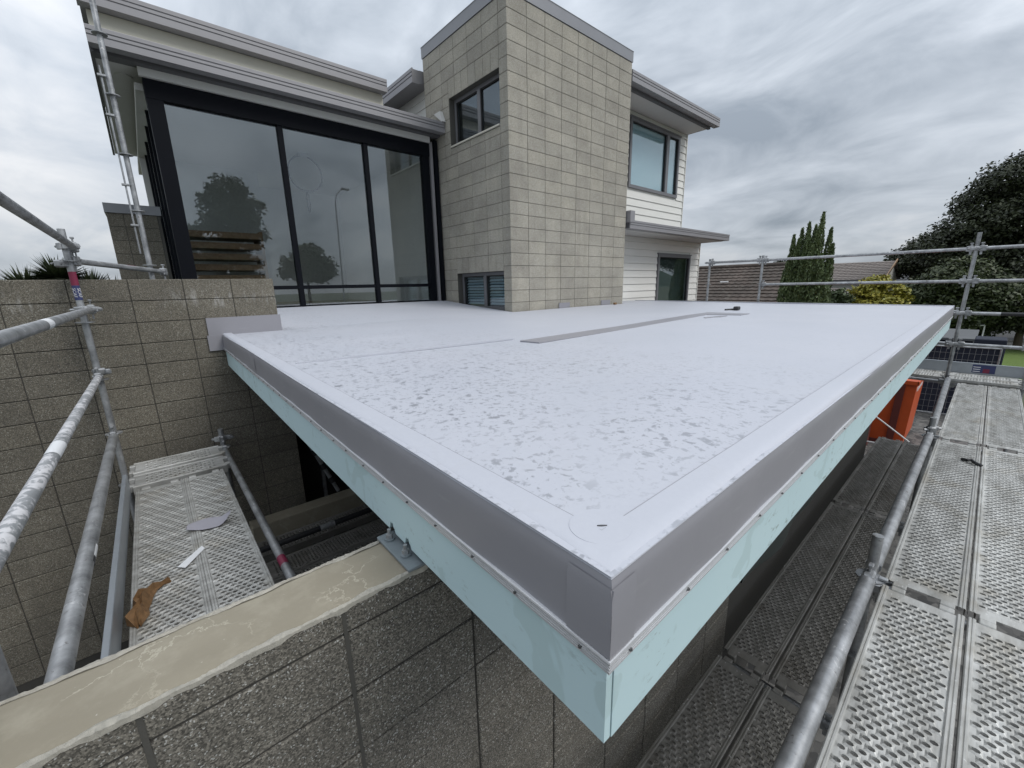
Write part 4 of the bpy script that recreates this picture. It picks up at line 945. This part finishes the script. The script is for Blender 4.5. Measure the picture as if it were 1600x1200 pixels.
# ------------------------------------------------------------------ yard: skip, mesh fence
skip = empty('skip_bin', (13.2, 2.2, GZ), 'orange steel skip bin standing on gravel beyond the lower deck', 'skip')
MB().prism([(0.77, GZ+.10), (0.73, -2.13), (3.4, -2.13), (3.4, GZ+.10)], 11.8, 13.3, 0).build('body', 'orange_paint', skip)
MB().box(11.76, 0.715, -2.20, 11.799, 3.40, -2.12).build('rim', 'orange_paint', skip); MB().box(11.76, 0.70, -2.20, 13.3, 0.729, -2.12).build('rim', 'orange_paint', skip)
MB().prism([(0.93, GZ+.12), (0.90, -2.21), (1.02, -2.21), (1.05, GZ+.12)], 11.74, 11.799, 0).build('rib_and_shade', 'dark_red', skip)  # dark red strip paints the corner post's shadow
for y in (1.75, 2.55): MB().box(11.75, y, GZ+.12, 11.799, y+.09, -2.21).build('rib_and_shade', 'orange_paint', skip)
MB().box(11.78, 0.80, GZ+.01, 13.3, 3.4, GZ+.099).build('skid', 'dark_red', skip)
MB().tube((11.74, 1.45, -2.55), (11.74, 1.45, -2.95), .022, 8).build('hook_bar', 'dark_red', skip)
for z in (-2.72, -3.02): MB().tube((11.77, 1.38, z), (11.80, 1.38, z), .04, 10).build('rivet', 'white_paint', skip)
for k in range(6): MB().box(11.95+.17*k, 0.7435-.0, -2.36-.02*(k % 2), 12.06+.17*k, 0.7275, -2.28).build('worn_lettering', 'white_paint', skip)
red = MB().box(8.2, 1.30, GZ+.01, 11.6, 3.1, -3.05).build('low_skip', 'dark_red', None, 'low dark red steel bin in shade under the roof edge', 'skip')
def mesh_fence(name, P, Q, z0, z1, label, cloth=True):
    P, Q = Vector(P), Vector(Q); L = (Q-P).length; d = (Q-P)/L; rz = math.atan2(d.y, d.x)
    M = Matrix.Translation(P) @ Matrix.Rotation(rz, 4, 'Z'); e_ = empty(name, ((P+Q)/2).to_tuple(), label, 'fence', 'temporary site fence panels')
    T = lambda x, y, z: tuple(M @ Vector((x, y, z)))
    f_ = MB()
    for a, c in (((0, 0, z0), (0, 0, z1)), ((L, 0, z0), (L, 0, z1)), ((0, 0, z0), (L, 0, z0)), ((0, 0, z1), (L, 0, z1))): f_.tube(T(*a), T(*c), 0.02, 8)
    f_.build('frame', 'galv', e_)
    g = MB(); n = int(L/0.10)
    for k in range(1, n): g.tube(T(L*k/n, 0, z0), T(L*k/n, 0, z1), 0.0035, 4, caps=False)
    nz = int((z1-z0)/0.15)
    for k in range(1, nz): g.tube(T(0, 0, z0+(z1-z0)*k/nz), T(L, 0, z0+(z1-z0)*k/nz), 0.0035, 4, caps=False)
    g.build('mesh_wire', 'galv', e_, kind='stuff')
    if cloth:
        M2 = M; MB().box(0.02, 0.03, z0+.02, L-.02, 0.045, z1-.02, M).build('shade_cloth', 'navy_cloth', e_)
mesh_fence('site_fence', (15.2, 3.4, 0), (15.0, 1.15, 0), GZ+.12, -1.75, 'navy mesh fence panel behind the orange skip bin')
mesh_fence('site_fence', (15.0, 1.05, 0), (15.2, -0.35, 0), GZ+.12, -1.72, 'navy mesh fence panel right of the skip bin')
dkb = empty('site_container', (18.2, 0.4, GZ), 'dark navy box container behind the mesh fence', 'container')
MB().box(16.6, 0.15, GZ, 19.5, 1.75, -1.72).build('body', 'navy_cloth', dkb); MB().box(16.55, 0.1, -1.72, 19.55, 1.8, -1.66).build('roof_sheet', 'slate_tile', dkb)
dk2 = MB().cbox(15.6, -0.42, GZ, 16.4, 0.12, -1.55, .02).build('site_cabinet', 'navy_cloth', None, 'tall navy cabinet beside the lawn at right', 'cabinet')
# white garden chair on a white box, sign on a post
ch = empty('garden_chair', (30.0, 0.35, GZ), 'white garden chair and box on the far lawn', 'chair')
MB().box(29.8, -0.05, -3.5, 30.2, 0.65, -2.98).build('box', 'white_paint', ch); MB().box(29.7, 0.0, -2.95, 30.2, 0.55, -2.90).build('seat', 'white_paint', ch)
MB().path([(30.2, 0.02, -2.9), (30.25, 0.02, -2.35), (30.25, 0.5, -2.35), (30.2, 0.5, -2.9)], .03, 6).build('backrest', 'white_paint', ch)
for y in (0.05, 0.5):
    for x in (29.75, 30.15): MB().tube((x, y, -2.98), (x, y, -2.93), .025, 6).build('leg', 'white_paint', ch)
MB().path([(29.9, .75, -2.95), (29.9, 1.2, -2.6), (30.1, 1.9, -2.65)], .03, 6).build('arm', 'white_paint', ch)
sg = empty('street_sign', (38.0, -0.15, GZ), 'small pale sign board on a slim post in front of dark trees', 'sign')
MB().tube((38, -0.15, GZ), (38, -0.05, -2.35), 0.04, 8).build('post', 'galv', sg); MB().box(37.95, -0.42, -2.42, 37.99, 0.35, -2.08).build('board', 'tape_white', sg)
for k in range(2): MB().box(37.93, -0.36, -2.34+.12*k, 37.949, 0.28, -2.30+.12*k).build('print_line', 'galv', sg)

# ------------------------------------------------------------------ trees
def leaves(P, N, s, rs, aspect=0.55, up=0.0):
    """quads of size s at points P, facing roughly N with jitter"""
    n = len(P); N = N + rs.normal(0, 0.75, (n, 3)); N /= np.linalg.norm(N, axis=1)[:, None]+1e-9
    T = rs.normal(0, 1, (n, 3)); T[:, 2] += up; T -= N*(T*N).sum(1)[:, None]; T /= np.linalg.norm(T, axis=1)[:, None]+1e-9
    Bv = np.cross(N, T); sz = s*rs.uniform(0.6, 1.35, n)[:, None]
    V = np.stack([P-T*sz, P+Bv*sz*aspect, P+T*sz, P-Bv*sz*aspect], 1).reshape(-1, 3); return V, np.arange(4*n).reshape(-1, 4)
def lobes_crown(parent, lobes, n, s, mat, seed, clump=0.30, name='crown'):
    rs = np.random.default_rng(seed); Ps = []; Ns = []
    vol = np.array([(l[3]*l[4]+l[4]*l[5]+l[3]*l[5]) for l in lobes]); cnt = (n*vol/vol.sum()).astype(int)
    for (cx, cy, cz, rx, ry, rz), k in zip(lobes, cnt):
        nc = max(10, int(k/45)); D = rs.normal(0, 1, (nc, 3)); D /= np.linalg.norm(D, axis=1)[:, None]
        rad = rs.uniform(0.55, 1.08, nc)**0.6; cc = D*rad[:, None]*np.array([rx, ry, rz])
        idx = rs.integers(0, nc, k); off = np.clip(rs.normal(0, clump, (k, 3)), -1.7*clump, 1.7*clump)*np.array([1, 1, 0.6])
        Ps.append(cc[idx]+off+np.array([cx, cy, cz])); nn = D[idx]*0.7+np.array([0, 0, 0.8]); Ns.append(nn)
    P = np.concatenate(Ps); N = np.concatenate(Ns); V, F = leaves(P, N, s, rs)
    return numpy_mesh(name, V, F, mat, parent)
def trunk(parent, base, top, r0, r1, limbs=(), mat='bark'):
    m_ = MB(); b0, t0 = Vector(base), Vector(top); seg = 5; prev = b0; pr = r0
    for k in range(1, seg+1):
        f = k/seg; p = b0.lerp(t0, f)+Vector((random.uniform(-1, 1), random.uniform(-1, 1), 0))*r0*0.3*(f < 1); r_k = r0+(r1-r0)*f
        m_.tube(prev, p, pr, 10, r_k, caps=False); prev, pr = p, r_k
    for l in limbs:
        q = b0.lerp(t0, random.uniform(0.5, 0.95)); m_.tube(q, q.lerp(Vector(l), .5)+Vector((0, 0, .15)), r1*0.8, 7, r1*0.5, caps=False); m_.tube(q.lerp(Vector(l), .5)+Vector((0, 0, .15)), l, r1*0.5, 7, r1*0.18, caps=False)
    m_.build('trunk', mat, parent, smooth=True)
# big dark tree at the right
t = empty('broadleaf_tree', (38, -2.4, GZ), 'huge dark evergreen tree rising at the right edge of the photo', 'tree')
LB = [(36.5, 1.2, 4.0, 1.6, 1.1, .8), (36, 0.2, 5.0, 1.7, 1.4, .9), (37, -1.6, 5.8, 2.4, 1.8, 1.3), (36.5, -4.0, 6.4, 2.5, 2.2, 1.6), (36, 1.6, 2.6, 1.8, 1.3, .9), (36, 0.0, 3.0, 2.2, 1.8, 1.3),
      (36, -2.4, 3.2, 2.4, 2.2, 1.8), (36.5, -5.0, 3.6, 2.6, 2.4, 2.0), (35.6, 2.4, 1.5, 1.5, 1.2, .9), (36, 0.9, 1.0, 2.0, 1.7, 1.2), (36, -1.4, 0.8, 2.2, 2.2, 1.6), (36.4, -4.2, 0.6, 2.4, 2.2, 2.0), (36.5, -7.0, 4.0, 2.5, 2.2, 3.0)]
lobes_crown(t, LB, 150000, 0.088, 'leaf_dark', 11, 0.26)
trunk(t, (38, -2.4, GZ), (37.4, -2.0, 3.6), 0.5, 0.22, [(l[0]+.4, l[1], l[2]) for l in LB[:8]])
def bush_tree(name, label, x, y, lobes, n, s, mat, seed, clump=.25, cat='tree', group='trees and shrubs beyond the roof'):
    t_ = empty(name, (x, y, GZ), label, cat, group); lobes_crown(t_, lobes, n, s, mat, seed, clump); zt_ = max(l[2] for l in lobes)
    trunk(t_, (x, y, GZ), (x, y, zt_), 0.16, 0.06, [(l[0], l[1], l[2]) for l in lobes[:4]]); return t_
bush_tree('broadleaf_tree', 'dark rounded tree left of the huge tree, above grey roofs', 41, 4.0, [(41, 4.3, 1.0, 1.6, 1.1, .9), (41, 3.2, 1.8, 1.5, 1.2, 1.0), (41, 2.4, .6, 1.6, 1.6, 1.2)], 22000, .09, 'leaf_dark', 21)
bush_tree('broadleaf_tree', 'mid-green bushy tree below the huge dark tree', 31, 1.6, [(31, 2.1, -.9, 1.2, 1.0, .9), (31, 1.2, -.2, 1.3, 1.1, 1.0), (31, .2, -.9, 1.4, 1.1, 1.0), (31, 1.0, -1.7, 1.5, 1.4, .9)], 30000, .085, 'leaf_mid', 22)
bush_tree('broadleaf_tree', 'dark green undergrowth shrub behind the tall scaffold standard', 32, -1.2, [(32, -.8, -1.6, 1.4, 1.2, 1.0), (32, .5, -2.2, 1.2, 1.1, .8), (32.4, -2.6, -1.2, 1.5, 1.4, 1.4), (32.4, -1.8, -.2, 1.4, 1.4, 1.1)], 30000, .085, 'leaf_dark', 23)
bush_tree('shrub', 'dark reddish-green shrub beside the timber fence', 30.5, 3.2, [(30.5, 3.3, -1.0, .6, .55, .5), (30.5, 2.7, -1.2, .6, .55, .45)], 4000, .09, 'leaf_hedge', 24, .14, 'shrub')
bush_tree('shrub', 'yellow-green flowering shrub beyond the roof edge', 26, 3.6, [(26, 3.65, -.35, .6, .55, .42), (26, 3.2, -.75, .7, .6, .5), (26, 4.1, -.85, .6, .5, .5), (26, 2.9, -1.2, .6, .5, .5), (26, 3.6, -1.3, .9, .9, .5)], 9000, .075, 'leaf_yellow', 25, .12, 'shrub')
bush_tree('hedge', 'clipped green hedge right of the cypress', 20, 4.1, [(20, 3.9, -.72, .42, .36, .27), (20, 4.4, -.72, .42, .36, .27), (20, 4.15, -.95, .5, .5, .35)], 5000, .06, 'leaf_hedge', 26, .08, 'hedge')
bush_tree('broadleaf_tree', 'small round tree left of the cypress', 52, 15.2, [(52, 15.5, 1.2, 1.3, 1.0, .8), (52, 14.6, .9, 1.2, 1.0, .7)], 3000, .16, 'leaf_dark', 27)
for k in range(10):
    yy = 19.0+k*1.75; od = ('first', 'second', 'third', 'fourth', 'fifth', 'sixth', 'seventh', 'eighth', 'ninth', 'tenth')[9-k]; xx = 70+random.uniform(-6, 6); hz = .55+random.uniform(-.25, .5)
    bush_tree('broadleaf_tree', f'{od} tree from the left in the far low tree line above the brown roof', xx, yy, [(xx, yy, hz, 1.8, 1.5, .75), (xx, yy+1.2, hz-.5, 1.7, 1.3, .7)], 1500, .24, 'leaf_hedge', 40+k, .3, group='far tree line')
# cypress: bundle of upright plumes
CX, CY = 16.5, 4.12
t = empty('cypress_tree', (CX, CY, GZ), 'tall dense green cypress with several pointed tips', 'tree')
rs = np.random.default_rng(5); Ps = []
tips = [(0, -.20, 2.02), (.1, -.42, 1.55), (.1, -.52, 1.05), (-.1, .10, 1.75), (.1, .32, 1.62), (.0, .50, 1.42), (.2, .0, 1.7), (-.2, -.2, 1.6), (-.2, .30, 1.25), (-.2, .05, 1.4), (-.3, -.38, .75), (-.3, .48, .75), (-.3, .1, .8), (-.3, -.1, 1.1), (-.2, -.55, .2), (-.2, .58, .3)]
for dx, dy, zt_ in tips:
    k = 2600; f = rs.uniform(0, 1, k)**0.8; z = GZ+.5+(zt_-GZ-.5)*f; sw = 0.23*np.sin(np.pi*np.clip(1-f, 0, 1)**0.75*0.55+0.02)+0.012
    a = rs.uniform(0, 2*np.pi, k); rr = sw*np.sqrt(rs.uniform(.2, 1, k)); bx = dx*(0.65+0.45*f); by = dy*(0.85+0.2*f)
    Ps.append(np.stack([CX+bx+rr*np.cos(a), CY+by+rr*np.sin(a), z], 1))
P = np.concatenate(Ps); V, F = leaves(P, np.tile([-.8, -.2, .1], (len(P), 1)), .06, rs, .28, up=3.0); numpy_mesh('crown', V, F, 'leaf_cypress', t)
trunk(t, (CX, CY, GZ), (CX, CY, .9), .12, .03)
# spiky yucca head behind the left wall
t = empty('yucca_plant', (-.95, 9.2, GZ), 'spiky yucca heads showing above the left block wall', 'plant')
V = []; rs = np.random.default_rng(9)
for cx, cy, cz, k in ((-.92, 9.2, .22, 420), (-1.28, 9.3, .06, 380), (-.60, 9.3, .03, 340), (-1.6, 9.4, -.02, 240), (-.35, 9.35, -.06, 160)):
    for _ in range(k):
        d = rs.normal(0, 1, 3); d[2] = abs(d[2])*0.8+0.05; d /= np.linalg.norm(d); L = rs.uniform(.24, .44)
        sd = np.cross(d, [0, 0, 1]); sd /= np.linalg.norm(sd)+1e-9; b0 = np.array([cx, cy, cz]); tip = b0+d*L+np.array([0, 0, -.10*L*(1-d[2])])
        V += [b0-sd*.012, b0+d*L*.5-sd*.017, tip, b0+d*L*.5+sd*.017]
V = np.array(V); numpy_mesh('leaves', V, np.arange(len(V)).reshape(-1, 4), 'leaf_spiky', t)
m_ = MB()
for cx, cy, cz in ((-.80, 9.2, .18), (-1.25, 9.3, .02), (-.55, 9.3, -.02), (-1.7, 9.4, -.05)): m_.tube((cx-.1, cy, GZ), (cx, cy, cz), .09, 8, .06)
m_.build('stem', 'bark', t)
# things behind the camera that show as reflections in the glazing
t = empty('broadleaf_tree', (5.2, -20, GZ), 'round dark tree seen reflected in the left pane of the glazing', 'tree')
lobes_crown(t, [(5.3, -20, 6.6, 1.0, 1.0, .8), (4.6, -20, 5.7, 1.0, 1.0, .7), (6.0, -20, 5.6, 1.2, 1.1, .9), (5.3, -20, 4.8, 1.5, 1.3, .9), (4.2, -20, 3.6, 1.6, 1.3, .9), (3.4, -20, 2.2, 1.6, 1.5, 1.2), (6.0, -20, 3.8, 1.2, 1.0, .8), (4.6, -20, 1.6, 2.0, 1.5, 1.4)], 16000, .14, 'leaf_dark', 61, .25)
trunk(t, (5.2, -20, GZ), (5.3, -20, 5.5), .3, .1, [(4.6, -20, 5.7), (6, -20, 5.6), (4.2, -20, 3.6)])
bush_tree('broadleaf_tree', 'broad rounded tree seen reflected low in the middle pane', 9.9, -21, [(10.2, -21, 2.7, .9, 1.0, .6), (9.3, -21, 2.1, .9, 1.0, .5), (11.0, -21, 1.9, .9, 1.0, .5), (10.0, -21, 1.3, 1.9, 1.2, .7)], 7000, .15, 'leaf_mid', 62, .25, group='reflected trees')
lm = empty('street_lamp', (12.2, -20, GZ), 'slim street lamp seen reflected in the middle pane', 'lamp')
MB().tube((12.2, -20, GZ), (12.4, -20, 6.6), .07, 10, .05).build('pole', 'lamp_metal', lm, smooth=True); MB().path([(12.4, -20, 6.6), (12.55, -20, 7.15), (13.0, -20, 7.6)], .04, 8).build('arm', 'lamp_metal', lm); MB().cbox(12.95, -20.1, 7.55, 13.55, -19.9, 7.72, .03).build('lamp_head', 'lamp_metal', lm)

# ------------------------------------------------------------------ neighbouring houses
def tiled(parent, P0, P1, P2, P3, rows, cols, mat, name='roof', h=0.035):
    """roof plane with stepped tile courses; P0-P1 eave, P3-P2 ridge"""
    P0, P1, P2, P3 = map(Vector, (P0, P1, P2, P3)); n = (P1-P0).cross(P3-P0).normalized(); n = n if n.z > 0 else -n
    m_ = MB()
    for r in range(rows):
        f0, f1 = r/rows, (r+1)/rows; a, c = P0.lerp(P3, f0), P1.lerp(P2, f0); a1, c1 = P0.lerp(P3, f1), P1.lerp(P2, f1)
        lo = []; hi = []; bt = []
        for k in range(cols+1):
            u = k/cols; wv = h*0.6*abs(math.sin(math.pi*k/2)) 
            p = a.lerp(c, u); q = a1.lerp(c1, u); lo.append(p+n*(h+wv)); hi.append(q+n*(wv*0.6)); bt.append(p)
        m_.sweep([bt, lo, hi])
    return m_.build(name, mat, parent)
h1 = empty('neighbour_house', (21, 7.5, GZ), 'low house with dark brown tiled roof behind scaffold posts', 'house')
tiled(h1, (17.6, 11.5, -1.35), (17.6, 5.3, -1.35), (21.5, 5.9, .62), (21.5, 11.5, .62), 15, 44, 'brown_tile')
tiled(h1, (25.4, 5.9, -1.35), (25.4, 11.5, -1.35), (21.5, 11.5, .62), (21.5, 5.9, .62), 15, 44, 'brown_tile')
MB().prism([(18.0, GZ), (18.0, -1.2), (21.5, .55), (25.0, -1.2), (25.0, GZ)], 6.0, 11.4, 1).build('wall', 'house_wall', h1)
MB().tube((21.5, 5.9, .66), (21.5, 11.5, .66), .09, 8).build('ridge_cap', 'brown_tile', h1)
MB().path([(17.0, 8.7, -1.02), (17.0, 6.9, -1.00), (17.0, 6.75, -1.06), (17.0, 6.7, -1.25)], .03, 8).build('pipe', 'white_paint', h1)
MB().tube((19.9, 8.3, -.05), (19.9, 7.95, -.05), .03, 6).build('vent_pipe', 'white_paint', h1)
h2 = empty('neighbour_house', (38, 8.5, GZ), 'house with long grey-brown tiled gable roof right of the cypress', 'house')
tiled(h2, (34.6, 13.2, -.12), (34.6, 4.6, -.12), (38, 4.6, 1.06), (38, 12.4, 1.06), 11, 60, 'grey_tile')
tiled(h2, (41.4, 4.6, -.12), (41.4, 13.2, -.12), (38, 12.4, 1.06), (38, 4.6, 1.06), 11, 60, 'grey_tile')
MB().prism([(35, GZ), (35, -.15), (38, .95), (41, -.15), (41, GZ)], 4.75, 12.8, 1).build('wall', 'house_wall', h2)
MB().box(34.5, 4.58, -.30, 34.56, 13.2, -.13).build('fascia', 'fascia_dark', h2)
MB().prism([(34.6, -.13), (38, 1.05), (38, 1.2), (34.6, .02)], 4.52, 4.58, 1).build('barge_board', 'dark_timber', h2)
tiled(h2, (31.5, 9.0, -1.25), (31.5, 5.4, -1.25), (34.4, 6.2, -.62), (34.4, 9.0, -.62), 6, 26, 'grey_tile', 'porch_roof')
MB().box(31.7, 5.6, GZ, 34.4, 9.0, -1.27).build('porch_wall', 'house_wall_dark', h2)
MB().box(31.4, 5.3, -1.42, 31.48, 9.0, -1.27).build('fascia', 'soffit_white', h2)
h3 = empty('neighbour_house', (45, 4.5, GZ), 'house with dark grey roof beside the big trees', 'house')
tiled(h3, (42.4, 6.8, -.30), (42.4, 2.2, -.30), (46, 3.6, .88), (46, 6.8, .88), 9, 34, 'slate_tile')
MB().box(42.8, 2.5, GZ, 48, 6.7, -.32).build('wall', 'house_wall', h3); MB().box(42.3, 2.2, -.47, 42.38, 6.8, -.30).build('fascia', 'soffit_white', h3)
MB().box(43.1, 5.2, -.02, 43.7, 5.5, .24).build('skylight', 'tape_white', h3)
MB().box(42.79, 3.4, -2.2, 42.795, 4.6, -1.0).build('window', 'dark_sheet', h3)
fe = empty('timber_fence', (32, 2.6, GZ), 'weathered timber paling fence beyond the roof', 'fence')
for k in range(26): piece('paling', fe, 'fence_timber', (.02, .095, 2.28+0.0), (32, 1.4+k*.1, GZ), .003)
MB().box(32.022, 1.4, -2.0, 32.06, 4.0, -1.9).build('rail', 'fence_timber', fe)
